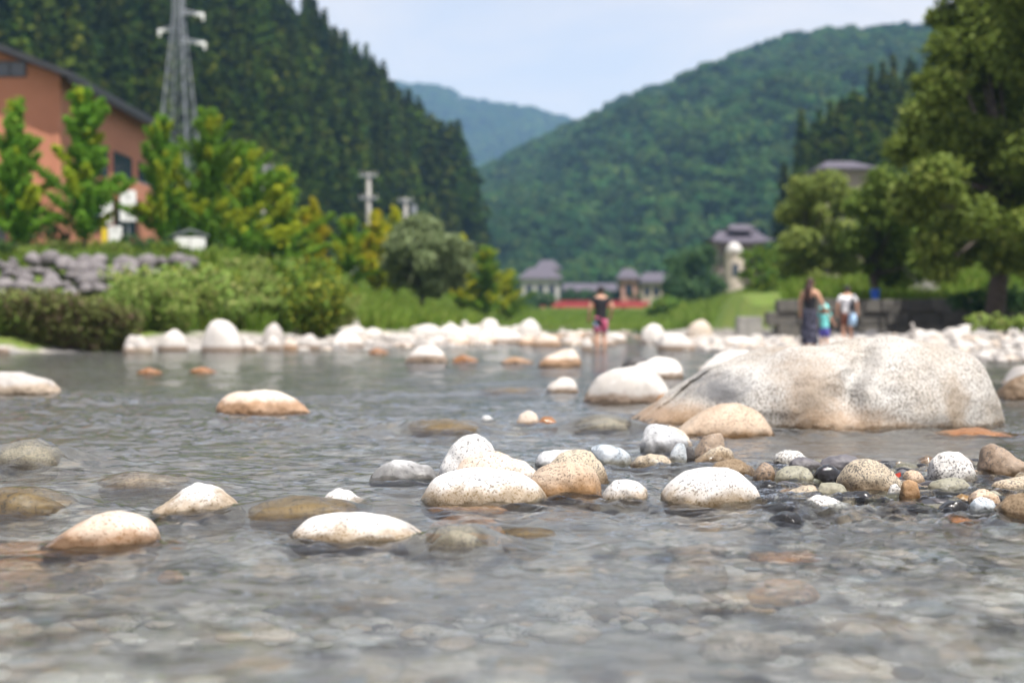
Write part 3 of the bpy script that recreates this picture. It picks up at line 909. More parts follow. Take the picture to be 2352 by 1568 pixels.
# the large boulder: a crease runs down its front face between the two humps
def big_groove(P, uu):
    z = P[:, 2]; zmax = z.max()
    line = 0.03 + 0.26 * (z / zmax) + 0.02 * np.sin(z * 17)
    g = np.exp(-((uu - line) / np.where(uu < line, 0.13, 0.03)) ** 2) * np.clip(z / zmax * 3, 0, 1) * np.where(P[:, 1] < 0, 1, 0.2)
    P = P.copy(); P[:, 1] += g * 0.17 * np.clip((1 - z / zmax) * 3.5, 0, 1)
    # left hump lies a little further back than the right one
    P[:, 1] += sstep(0.1, -0.3, uu) * 0.16
    # broken flat facet on the left shoulder
    fx = np.exp(-((uu + 0.62) / 0.16) ** 2) * np.where(P[:, 1] < 0, 1, 0)
    P[:, 1] += fx * 0.10
    return P
big = R('big pale granite boulder with two humps, largest rock in the river', 'boulder',
  [(1425, 990), (1470, 968), (1530, 925), (1560, 895), (1600, 865), (1680, 835), (1780, 808), (1880, 795), (1960, 784), (2030, 776), (2100, 775), (2160, 785), (2210, 808), (2250, 842), (2275, 878), (2292, 925), (2298, 972)], 990,
  name='boulder', cat='boulder', sub=6, stain=0.03, dr=0.55, rough=0.030, ang=0.12, groove=big_groove, ex=0.8)
R('low pinkish tan granite rock in front of the big boulder', 'tan', [(1540, 992), (1580, 965), (1620, 942), (1660, 927), (1700, 926), (1740, 945), (1765, 975), (1785, 1005)], 1006, stain=0.03, rough=0.012)
R('flat orange brown rock barely above the water at right edge', 'rust', [(2130, 1004), (2170, 991), (2210, 984), (2260, 986), (2310, 996), (2360, 1006)], 1007, stain=0.3, dr=0.5)
R('grey and white rock with black lower half leaning behind the upright blue stone', 'grey', [(1468, 1010), (1472, 984), (1486, 972), (1507, 970), (1531, 977), (1552, 990), (1572, 1005), (1584, 1022)], 1043, stain=0.06, ang=0.3, dr=0.8)
R('thin cream stone wedged behind the grey and white rock', 'cream', [(1526, 985), (1536, 972), (1552, 978), (1575, 996), (1592, 1018)], 1030, stain=0.0)
R('small upright blue grey stone between two larger rocks', 'bluegrey', [(1536, 1056), (1542, 1035), (1552, 1014), (1566, 1011), (1576, 1022), (1578, 1050)], 1070, stain=0.03, ang=0.5, dr=0.8)
R('small dark wet stone squeezed beside the upright blue stone', 'slate', [(1570, 1045), (1578, 1026), (1590, 1022), (1598, 1040)], 1064, stain=0.2)
R('tilted brown slab resting on a speckled rock', 'brown', [(1586, 1040), (1590, 1028), (1606, 1010), (1628, 995), (1650, 990), (1664, 997), (1667, 1010)], 1056, stain=0.02, ang=0.7, dr=0.7)
R('speckled brown grey rock under the tilted slab', 'coarse', [(1588, 1066), (1613, 1046), (1639, 1028), (1657, 1022), (1676, 1030), (1690, 1048)], 1070, stain=0.05, ang=0.2)
R('flat wet speckled brown rock behind the large right white stone', 'coarse', [(1620, 1078), (1645, 1062), (1672, 1055), (1700, 1057), (1727, 1070), (1744, 1088)], 1094, stain=0.3, dr=0.6)
R('flat pale grey wet rock below the grey and white rock', 'coarse', [(1446, 1064), (1465, 1050), (1496, 1042), (1530, 1046), (1552, 1066)], 1072, stain=0.0, dr=0.6)
R('angular grey veined rock left of the pale wet rock', 'bluegrey', [(1348, 1036), (1360, 1020), (1374, 1011), (1402, 1020), (1430, 1031), (1452, 1041), (1461, 1058)], 1067, stain=0.02, ang=0.8, dr=0.6)
R('long grey rock behind the brown speckled rock in the centre cluster', 'grey', [(1230, 1056), (1233, 1040), (1244, 1031), (1267, 1030), (1295, 1033), (1330, 1031), (1367, 1041), (1396, 1058)], 1082, stain=0.02, ang=0.6, dr=0.5)
R('round brown speckled granite rock behind the tan rock in the centre cluster', 'coarse', [(1248, 1075), (1266, 1056), (1291, 1039), (1326, 1032), (1360, 1039), (1386, 1060), (1400, 1086), (1404, 1105)], 1116, stain=0.05, dr=0.7)
R('tan granite rock right of the widest white stone in the centre cluster', 'tan', [(1205, 1110), (1220, 1088), (1240, 1072), (1267, 1061), (1308, 1058), (1340, 1066), (1364, 1084), (1379, 1106), (1386, 1130)], 1146, stain=0.06, dr=0.75)
R('tall white rock with a rounded peak at the back of the centre cluster', 'white', [(1003, 1085), (1009, 1066), (1027, 1035), (1047, 1004), (1068, 991), (1093, 990), (1117, 1003), (1134, 1020), (1146, 1042), (1158, 1080)], 1108, stain=0.02, dr=0.7)
R('creamy white rock with pink stain leaning on the peaked rock', 'cream', [(1036, 1090), (1056, 1062), (1075, 1047), (1110, 1035), (1152, 1039), (1187, 1053), (1221, 1071), (1250, 1094)], 1118, stain=0.0, dr=0.6)
R('widest white oval stone at the front of the centre cluster', 'white', [(964, 1146), (974, 1122), (995, 1098), (1027, 1084), (1068, 1077), (1117, 1075), (1169, 1080), (1214, 1094), (1242, 1114), (1257, 1136), (1263, 1152)], 1167, stain=0.065, dr=0.7, rough=0.010)
R('small white stone with a dimple between the centre cluster and large right stone', 'white', [(1378, 1146), (1392, 1113), (1409, 1101), (1440, 1098), (1472, 1104), (1489, 1121), (1495, 1148)], 1157, stain=0.04, dr=0.8)
R('large smooth white stone with an ochre left end at right of centre', 'white', [(1506, 1152), (1515, 1132), (1537, 1104), (1573, 1082), (1621, 1073), (1668, 1073), (1701, 1086), (1730, 1112), (1745, 1130), (1751, 1150)], 1167, stain=0.05, dr=0.7, rough=0.010)
R('grey white rock with dark wet band left of the centre cluster', 'grey', [(842, 1104), (850, 1088), (873, 1068), (905, 1056), (936, 1057), (960, 1066), (985, 1068), (1004, 1082), (1010, 1098)], 1107, stain=0.075, dr=0.6, rough=0.02)
R('white peaked rock with rusty base standing alone at left', 'white', [(338, 1184), (365, 1166), (388, 1149), (421, 1127), (450, 1109), (487, 1108), (513, 1124), (531, 1149), (553, 1171), (568, 1185)], 1189, stain=0.065, dr=0.75)
R('pinkish tan rounded rock in the left foreground', 'cream', [(96, 1252), (139, 1226), (176, 1201), (220, 1180), (264, 1173), (304, 1178), (337, 1193), (361, 1219), (372, 1242)], 1266, stain=0.055, dr=0.7, rough=0.014)
R('white flat stone with brown wet right end in the middle foreground', 'white', [(648, 1243), (674, 1208), (711, 1188), (760, 1180), (830, 1178), (890, 1187), (940, 1204), (980, 1226)], 1253, stain=0.045, dr=0.65, rough=0.010)
R('small white stone behind the white flat foreground stone', 'white', [(722, 1160), (750, 1136), (775, 1122), (800, 1128), (830, 1145), (855, 1160)], 1162, stain=0.01, dr=0.7)
R('ochre rock with water sliding over it behind the flat white foreground stone', 'ochre', [(575, 1186), (610, 1167), (680, 1159), (760, 1158), (815, 1172)], 1200, stain=0.3, film=True, dr=0.5)
R('orange rock under a sheet of water at the left edge', 'ochre', [(-70, 1180), (-20, 1140), (20, 1126), (70, 1130), (120, 1150), (165, 1182)], 1188, stain=0.3, film=True, dr=0.6)
R('wet rock with splashing water at the left edge', 'coarse', [(-12, 1066), (18, 1036), (60, 1018), (100, 1026), (136, 1062)], 1078, stain=0.3, film=True, dr=0.8)
R('tan rock just under the surface behind the left peaked rock', 'tan', [(225, 1122), (300, 1100), (350, 1099), (435, 1122)], 1126, stain=0.3, film=True, dr=0.5)
R('white topped stone with brown base alone in left midstream', 'cream', [(488, 948), (497, 925), (530, 906), (580, 898), (640, 898), (668, 908), (700, 930), (724, 948)], 953, stain=0.10, dr=0.6)
R('mottled rock with brown end at the left edge midstream', 'fargrey', [(-40, 900), (0, 858), (40, 853), (80, 865), (112, 872), (142, 900)], 908, stain=0.10, dr=0.6)
R('small orange stone awash, left one of two in left midstream', 'rust', [(312, 856), (342, 843), (378, 856)], 858, stain=0.5, sub=4)
R('small orange stone awash, right one of two in left midstream', 'rust', [(432, 853), (465, 840), (498, 853)], 855, stain=0.5, sub=4)
R('white stone with brown foot alone in far midstream', 'far', [(928, 830), (946, 806), (972, 793), (1000, 795), (1020, 808), (1030, 828)], 833, stain=0.12, sub=4)
R('rust coloured stone right of the white far midstream stone', 'rust', [(1036, 829), (1062, 812), (1102, 828)], 831, stain=0.5, sub=4, dr=0.5)
R('small orange stone near the far bank, left of the far midstream stone', 'rust', [(842, 809), (866, 797), (894, 809)], 811, stain=0.5, sub=4)
R('large smooth white boulder left of the big boulder', 'far', [(1338, 922), (1345, 900), (1370, 866), (1410, 846), (1460, 840), (1500, 848), (1530, 872), (1545, 896), (1550, 920)], 928, stain=0.07, name='boulder', cat='boulder', dr=0.7, rough=0.012)
R('white boulder with brown right end behind the large smooth boulder', 'far', [(1440, 856), (1465, 836), (1495, 824), (1530, 820), (1558, 823), (1576, 838), (1574, 856)], 869, stain=0.06, name='boulder', cat='boulder', sub=4)
R('little tan stone at the right foot of the large smooth boulder', 'cream', [(1502, 924), (1514, 906), (1534, 904), (1550, 922)], 930, stain=0.1, sub=4)
R('white stone with yellow right side in open water left of the smooth boulder', 'far', [(1250, 904), (1263, 882), (1285, 866), (1310, 867), (1325, 884), (1332, 903)], 906, stain=0.05, sub=4)
R('small cream stone in open water above the centre cluster', 'cream', [(1183, 976), (1194, 951), (1215, 942), (1234, 952), (1242, 974)], 978, stain=0.02, sub=4)
R('small orange stone touching the small cream stone', 'rust', [(1230, 974), (1248, 957), (1265, 957), (1284, 973)], 976, stain=0.3, sub=4)
R('tiny pale stone left of the small cream stone', 'grey', [(1099, 971), (1110, 953), (1126, 956), (1142, 972)], 973, stain=0.01, sub=4)
R('ochre stone awash with glinting water above the peaked rock', 'ochre', [(940, 996), (990, 976), (1040, 968), (1080, 975), (1106, 994)], 997, stain=0.4, film=True)
R('pale grey stone awash left of the big boulder tail', 'coarse', [(1318, 992), (1360, 966), (1400, 960), (1450, 985)], 994, stain=0.0, film=True)
R('ochre flat stone awash left of the white and yellow stone', 'ochre', [(1100, 905), (1160, 893), (1245, 905)], 907, stain=0.4, film=True, sub=4)
R('cream stone awash in the far channel', 'cream', [(1146, 832), (1182, 818), (1230, 832)], 834, stain=0.2, sub=4)
R('cream angular rock right of the far channel', 'cream', [(1232, 838), (1250, 822), (1285, 806), (1318, 800), (1338, 830)], 842, stain=0.12, sub=4, ang=0.4)
R('dark slate rock behind the large smooth boulder', 'slate', [(1426, 838), (1445, 821), (1475, 817), (1494, 836)], 842, stain=0.3, sub=4)
R('cream rock behind the left shoulder of the big boulder', 'far', [(1596, 862), (1618, 836), (1650, 815), (1690, 805), (1730, 808), (1752, 830)], 868, stain=0.08, name='boulder', cat='boulder', sub=4)
R('brown rock at the right edge beside the big boulder', 'brown', [(2286, 910), (2295, 890), (2320, 868), (2352, 858), (2420, 870)], 920, stain=0.25, name='boulder', cat='boulder', dr=0.7)
R('grey rock above the brown rock at the right edge', 'fargrey', [(2300, 886), (2335, 842), (2372, 832), (2440, 860)], 890, stain=0.05, sub=4)
# the pile of stones at right
R('small white speckled stone at the back left of the right pile', 'salt', [(1774, 1058), (1782, 1042), (1803, 1033), (1833, 1035), (1855, 1052)], 1067, stain=0.0)
R('knobbly dark grey stone beside the white speckled one', 'slate', [(1808, 1066), (1816, 1053), (1836, 1050), (1865, 1053), (1890, 1068)], 1082, stain=0.02, rough=0.05)
R('flat purple black slab behind the wet black stone', 'slate', [(1878, 1064), (1906, 1048), (1938, 1043), (1966, 1045), (1984, 1064)], 1080, stain=0.0, ang=0.4, dr=0.6)
R('shiny wet black stone in the right pile', 'black', [(1866, 1090), (1874, 1074), (1888, 1064), (1913, 1064), (1930, 1074), (1934, 1092)], 1110, stain=0.0, ang=0.5)
R('large tan speckled rock in the middle of the right pile', 'coarse', [(1922, 1100), (1931, 1075), (1953, 1054), (1982, 1048), (2015, 1056), (2041, 1074), (2060, 1092), (2074, 1116)], 1137, stain=0.04, dr=0.7, rough=0.03)
R('greenish grey oblong stone beside the large right white stone', 'green', [(1774, 1092), (1783, 1078), (1803, 1071), (1836, 1071), (1860, 1079), (1870, 1096)], 1113, stain=0.02)
R('reddish brown upright stone beside the greenish stone', 'brown', [(1729, 1090), (1738, 1072), (1756, 1060), (1774, 1068), (1782, 1088)], 1106, stain=0.02)
R('low dark wet stone right of the large right white stone', 'black', [(1742, 1118), (1757, 1104), (1781, 1106), (1800, 1120)], 1130, stain=0.3)
R('pale tan speckled stone low in front of the greenish stone', 'coarse', [(1788, 1140), (1822, 1126), (1844, 1116), (1869, 1112), (1884, 1134)], 1147, stain=0.0)
R('dark olive stone in front of the shiny black one', 'green', [(1870, 1134), (1884, 1113), (1906, 1106), (1935, 1112), (1950, 1134)], 1147, stain=0.02)
R('low black stones awash in front of the large tan speckled rock', 'black', [(1914, 1145), (1939, 1131), (1968, 1127), (1997, 1131), (2014, 1146)], 1153, stain=0.3, rough=0.06)
R('grey white wet stone at the front left of the right pile', 'salt', [(1838, 1168), (1858, 1145), (1880, 1134), (1906, 1141), (1931, 1155), (1968, 1172)], 1178, stain=0.0)
R('dark purple stone awash in open water below the right pile', 'black', [(1764, 1194), (1780, 1181), (1803, 1174), (1829, 1177), (1850, 1194)], 1203, stain=0.3)
R('white coarse black speckled rock standing high in the right pile', 'salt', [(2130, 1078), (2137, 1056), (2154, 1038), (2180, 1034), (2205, 1041), (2227, 1060), (2241, 1080), (2244, 1098)], 1108, stain=0.0, rough=0.03)
R('small tan stone behind the fallen red leaf', 'tan', [(2070, 1096), (2081, 1082), (2099, 1079), (2117, 1086), (2126, 1104)], 1112, stain=0.0)
R('upright ochre stone in front of the small tan one', 'tan', [(2066, 1132), (2073, 1108), (2086, 1099), (2106, 1106), (2114, 1130)], 1150, stain=0.1)
R('small speckled stone left of the upright ochre stone', 'salt', [(2038, 1132), (2046, 1114), (2060, 1107), (2072, 1130)], 1144, stain=0.02)
R('angular dark brown rock under the high speckled rock', 'green', [(2134, 1106), (2150, 1086), (2180, 1090), (2209, 1100), (2234, 1112), (2246, 1130)], 1137, stain=0.03, ang=0.7)
R('rock with white top and brown side tilted at the right edge', 'brown', [(2243, 1064), (2250, 1038), (2264, 1022), (2280, 1019), (2308, 1034), (2344, 1056), (2388, 1082)], 1094, stain=0.02, ang=0.4)
R('grey slab under the tilted rock at the right edge', 'coarse', [(2266, 1120), (2289, 1103), (2326, 1095), (2375, 1090), (2430, 1110)], 1132, stain=0.02, dr=0.5)
R('small ochre chip in front of the angular dark rock', 'ochre', [(2182, 1146), (2209, 1134), (2238, 1142)], 1153, stain=0.2)
R('round tan stone in front of the right edge slab', 'tan', [(2224, 1142), (2236, 1127), (2264, 1123), (2290, 1136), (2300, 1154)], 1162, stain=0.03)
R('blue grey angular stone in front of the round tan one', 'bluegrey', [(2220, 1164), (2235, 1145), (2254, 1139), (2278, 1148), (2293, 1168)], 1182, stain=0.0, ang=0.5)
R('dark purple low stone left of the blue grey angular one', 'black', [(2152, 1166), (2170, 1152), (2205, 1148), (2232, 1164)], 1174, stain=0.2, ang=0.4)
R('ochre black speckled stone at the right edge foreground', 'coarse', [(2283, 1178), (2297, 1155), (2318, 1139), (2348, 1130), (2384, 1140), (2410, 1170)], 1193, stain=0.2)
# awash / submerged in the foreground
R('orange stone awash below the right pile', 'rust', [(2165, 1196), (2205, 1188), (2258, 1200)], 1204, stain=0.4)
R('brown grey stone awash right of the flat white foreground stone', 'coarse', [(980, 1254), (1010, 1228), (1050, 1217), (1095, 1231), (1120, 1258)], 1262, stain=0.3, film=True)
R('ochre flat stone awash below the centre cluster', 'ochre', [(1148, 1231), (1200, 1222), (1278, 1231)], 1234, stain=0.3, dr=0.4, film=True)

def sunk(label, mat, px, py, w, depth, hgt, name='sunken_stone', dr=0.8):
    """stone wholly under water: its top lies 'depth' below the surface"""
    d = dist_at(py, -depth)
    W = w / FPX * d
    x = (px - CX) / FPX * d
    ROCK_N[0] += 1
    g = np.linspace(-1, 1, 60)
    Pn, f = rock_np((g, hgt * (1 - np.abs(g) ** 2.2) ** 0.6), W, W * dr, -hgt * 0.5, 4, 1500 + ROCK_N[0], 0.1, 0.03)
    o = obj(name, mesh_np(name, Pn, f, smooth=True), M[mat], None, loc=(x, d, -depth - hgt))
    o['stain'] = -5.0
    return tag(o, label, 'rock')
sunk('orange brown slab under water beside the left tan rock', 'rust', 60, 1285, 250, 0.05, 0.06)
sunk('reddish stone under water in front of the widest white stone', 'rust', 1070, 1180, 190, 0.02, 0.08, dr=0.5)
sunk('tan stone under water below the large right white stone', 'tan', 1600, 1262, 150, 0.02, 0.09, dr=0.5)
sunk('orange stone under clear water in the right foreground', 'rust', 1800, 1330, 170, 0.10, 0.05, dr=0.6)
sunk('pale brown flat stone under water near the bottom right', 'tan', 1700, 1450, 190, 0.12, 0.05, dr=0.7)
sunk('orange brown stone under water at the lower left edge', 'rust', 150, 1305, 170, 0.10, 0.05, dr=0.6)
sunk('pink brown stone under water right of the left tan rock', 'rust', 390, 1308, 60, 0.10, 0.03)

# fallen red leaf on the pile
lp = at(2062, 1093, dist_at(1112))
m = MB(); m.add([(-0.016, 0, 0), (0, 0, 0.013), (0.012, 0.002, 0.016), (0.015, 0.004, 0.0), (0.002, -0.004, -0.006), (-0.028, 0, 0.004)], [(0, 4, 1), (4, 2, 1), (4, 3, 2), (5, 0, 1)])
lf = m.build('fallen_leaf', M['leafred'], None, loc=lp)
sd = lf.modifiers.new('thickness', 'SOLIDIFY'); sd.thickness = 0.0008
tag(lf, 'small red fallen leaf lying on the stones of the right pile', 'leaf')

# wet pebbles packed between the stones of the pile (uncountable)
def pebble_field(name, label, n, xy, size, zfun, mats, seed, sub=2, sink=0.35, flat=0.6):
    rng = np.random.default_rng(seed)
    bv, bf = ICO[sub]
    V, F, MI = [], [], []
    for i in range(n):
        x, y = xy(rng)
        s = size(rng)
        sc = np.array([s * (0.8 + .5 * rng.random()), s * (0.7 + .4 * rng.random()), s * flat * (0.7 + .5 * rng.random())])
        a = rng.random() * 6.28
        v = bv * (1 + 0.16 * np.sin(bv[:, [1, 2, 0]] * 3 + rng.random(3) * 6)) * sc
        v = np.stack([v[:, 0] * math.cos(a) - v[:, 1] * math.sin(a), v[:, 0] * math.sin(a) + v[:, 1] * math.cos(a), v[:, 2]], 1)
        v += np.array([x, y, zfun(x, y) + sc[2] * (1 - 2 * sink)])
        F.append(bf + i * len(bv)); V.append(v); MI.append(np.full(len(bf), rng.integers(0, len(mats))))
    me = mesh_np(name, np.concatenate(V), np.concatenate(F), smooth=True)
    for q in mats: me.materials.append(M[q])
    me.polygons.foreach_set('material_index', np.concatenate(MI).astype(np.int32))
    o = obj(name, me); o['stain'] = -5.0
    return tag(o, label, 'pebbles', kind='stuff')
def pile_xy(r):
    px = 1740 + 640 * r.random(); py = 1062 + 105 * r.random()
    d = dist_at(py, -0.01); return ((px - CX) / FPX * d, d)
pebble_field('wet_pebbles', 'dark wet pebbles packed between the stones of the right pile', 420, pile_xy, lambda r: 0.022 + 0.035 * r.random() ** 1.6, lambda x, y: -0.022, ['black', 'green', 'coarse', 'brown', 'black', 'slate'], 5, sub=3)
def bed_xy(r):
    d = 1.6 + 8.5 * r.random() ** 1.3; return ((r.random() * 2 - 1) * (0.55 * d + 0.6), d)
def bed_z(x, y): return -0.22 + 0.05 * math.sin(x * 1.3 + 2) * math.sin(y * 0.9) + (-0.05 if y < 4 else 0)
pebble_field('riverbed_cobbles', 'mottled cobbles of the river bed seen through the water', 5200, bed_xy, lambda r: 0.022 + 0.06 * r.random() ** 2.0, bed_z, ['salt', 'white', 'slate', 'cream', 'bluegrey', 'cream', 'white', 'far', 'white', 'grey', 'slate', 'far', 'tan'], 6, sub=2, sink=0.35, flat=0.3)

# ------------------------------------------------------------------ boulders of the far bars: one object each
FARM = []
for k in range(8):
    rng = np.random.default_rng(300 + k)
    g = np.linspace(-1, 1, 60)
    pk = rng.uniform(-0.35, 0.35)
    T = (1 - np.abs(np.where(g < pk, (g - pk) / (1 + pk), (g - pk) / (1 - pk))) ** rng.uniform(1.8, 2.6)) ** 0.6
    Pn, f = rock_np((g, T * rng.uniform(0.55, 0.8)), 2.0, 1.5, -0.45, 3, 300 + k, 0.25 * (k % 3), 0.035)
    FARM.append(mesh_np('bar_boulder', Pn, f, smooth=True))
FARG = {}
def far_rock(px, base_or_d, w, label, mat='far', group=None, h=None, pixel=True, xy=None, rz=None, name='boulder', k=None, stain=0.12, hs=1.0):
    if xy is None:
        d = base_or_d
        x = (px - CX) / FPX * d
    else: x, d = xy
    z = gz(x, d)
    k = int(RNG.integers(0, 8)) if k is None else k
    key = (k, mat)
    if key not in FARG:
        me = FARM[k].copy(); me.materials.append(M[mat]); FARG[key] = me
    o = obj(name, FARG[key], None, None, loc=(x, d, max(z, -0.06)))
    o.scale = (w / 2, w / 2 * 0.95, w / 2 * hs)
    o.rotation_euler = (0, 0, rz if rz is not None else RNG.random() * 6.28)
    o['stain'] = stain + max(z, 0) * 0.0
    return tag(o, label, 'boulder', group)
# particular ones along the left bank (left px, right px, top row, foot row)
bank = [(-20, 44, 728, 795, 'grey rounded boulder at the left edge of the bank', 'fargrey'), (-10, 24, 790, 813, 'small pinkish stone at the left edge waterline', 'far'),
        (282, 352, 762, 809, 'brown grey boulder beside the reeds on the left bank', 'fargrey'), (284, 312, 792, 810, 'little pinkish stone at the foot of the brown grey boulder', 'far'), (362, 432, 761, 806, 'pale square shouldered boulder on the left bank', 'far'),
        (462, 560, 744, 808, 'largest white rounded boulder on the left bank', 'far'), (556, 592, 778, 806, 'small white stone right of the largest left bank boulder', 'far'), (598, 655, 746, 802, 'grey white upright boulder on the left bank', 'fargrey'),
        (608, 648, 776, 804, 'white stone in front of the upright left bank boulder', 'far'), (648, 686, 781, 804, 'peach coloured stone on the left bank waterline', 'cream'), (682, 738, 764, 803, 'white slanting stone right of the peach coloured one', 'far'),
        (716, 800, 752, 796, 'wide white boulder at the start of the left bar', 'far'), (740, 772, 728, 754, 'small grey boulder on the grass left of the round one', 'fargrey'), (768, 830, 721, 760, 'grey round boulder on the grass above the left bar', 'fargrey'),
        (1056, 1078, 738, 752, 'small white boulder on top of the left bar', 'far'), (1098, 1150, 732, 760, 'white boulder high on the left bar', 'far'), (1182, 1246, 736, 764, 'wide white boulder at the right end of the left bar', 'far'),
        (1334, 1364, 772, 806, 'white pointed boulder left of the wading man', 'far'), (1468, 1532, 748, 790, 'white boulder right of the wading man', 'far'), (1506, 1598, 757, 804, 'large white boulder in the channel right of the wading man', 'far'),
        (1572, 1640, 738, 764, 'pinkish flat boulder beyond the channel', 'cream'), (1664, 1740, 771, 798, 'long white flat boulder on the right bar', 'far'), (1740, 1800, 762, 786, 'white boulder below the concrete blocks', 'far')]
for (a, b, t_, f_, lb, mt) in bank:
    d = dist_at(min(f_, 811), 0.0) if f_ > 775 else 46.0
    if f_ <= 775:                      # stands up on the bar: depth from the bar it lies on
        for dd in np.linspace(34, 90, 200):
            if gz((0.5 * (a + b) - CX) / FPX * dd, dd) >= at(0.5 * (a + b), f_, dd).z: d = dd; break
    d = min(d, 60)
    wm = (b - a) / FPX * d
    hm = (f_ - t_) / FPX * d
    o = far_rock(0.5 * (a + b), d, wm, lb, mt, None, rz=RNG.uniform(-0.4, 0.4))
    zt = at(0.5 * (a + b), t_, d).z
    o.scale[2] = max(0.15, (zt - o.location.z) / 0.66)
# crowds of boulders
def crowd(n, fn, group, label, mats, seed, wr, stain=0.12):
    rng = np.random.default_rng(seed); placed = []
    tries = 0
    while len(placed) < n and tries < n * 60:
        tries += 1
        x, y = fn(rng); w = wr[0] + (wr[1] - wr[0]) * rng.random() ** 1.8
        if any((x - p[0]) ** 2 + (y - p[1]) ** 2 < (0.36 * (w + p[2])) ** 2 for p in placed): continue
        placed.append((x, y, w))
        far_rock(0, 0, w, label, mats[int(rng.integers(0, len(mats)))], group, xy=(x, y), hs=rng.uniform(0.75, 1.15), stain=stain)
def on_left(r):
    while True:
        x, y = r.uniform(-6, 1.6), r.uniform(36, 70)
        d = float(sdist(np.array([x]), np.array([y]), SHL, 1.0)[0])
        if -0.8 < d < 2.6: return x, y
def in_chan(r):
    while True:
        x, y = r.uniform(-1.5, 7), r.uniform(38, 95)
        dl = float(sdist(np.array([x]), np.array([y]), SHL, 1.0)[0]); dr = float(sdist(np.array([x]), np.array([y]), SHR, -1.0)[0])
        if dl < -0.3 and dr < -0.2 and not (abs(x - 2.28) < 1.0 and y < 41): return x, y
def on_right(r):
    while True:
        x, y = r.uniform(4, 17), r.uniform(21, 47)
        d = float(sdist(np.array([x]), np.array([y]), SHR, -1.0)[0])
        if -0.5 < d < 11 and not (5.6 < x < 7.6 and y < 32.5) and not (7.6 < x < 9.6 and y < 39.5): return x, y
crowd(62, on_left, 'white boulders of the left bar', 'white sunlit boulder in the long bar along the left bank', ['far', 'far', 'far', 'cream'], 71, (0.3, 1.1))
crowd(58, in_chan, 'boulders in the upper channel', 'pale boulder in the stony channel beyond the wading man', ['far', 'far', 'cream', 'fargrey'], 72, (0.3, 1.2))
crowd(84, on_right, 'white boulders of the right bar', 'white sunlit boulder on the stony bar at right behind the big boulder', ['far', 'far', 'far', 'fargrey'], 73, (0.25, 0.95), stain=0.05)
def bar_xy(r):
    while True:
        x, y = r.uniform(-7, 18), r.uniform(21, 75)
        p = (np.array([x]), np.array([y]))
        dl, dr = float(sdist(*p, SHL, 1.0)[0]), float(sdist(*p, SHR, -1.0)[0])
        if -1 < dl < 2.4 or -1.5 < dr < 10: 
            if not (y > 47 and x > 8.5): return x, y
pebble_field('bar_cobbles', 'smaller pale cobbles filling the stony bars between the boulders', 2600, bar_xy, lambda r: 0.05 + 0.13 * r.random() ** 2, lambda x, y: gz(x, y), ['far', 'far', 'fargrey', 'cream'], 8, sub=2, sink=0.3)

# stacked cairn on the right bar
cp = at(2097, 770, 30.0)
cz = gz(cp.x, 30.0)
root = tag(empty('cairn', (cp.x, 30.0, cz)), 'little tower of balanced stones on the right bar', 'cairn')
z = 0.0
for k, (w, h) in enumerate([(0.30, 0.17), (0.24, 0.11), (0.20, 0.09), (0.17, 0.08), (0.13, 0.08), (0.09, 0.09)]):
    me = FARM[k % 8].copy(); me.materials.append(M['fargrey'])
    o = obj('stone', me, None, root, loc=(0.02 * math.sin(k * 2.1), 0, z + h * 0.38)); o.scale = (w / 2, w / 2, h / 1.15); o.rotation_euler = (0, 0, k * 1.1)
    z += h * 0.95

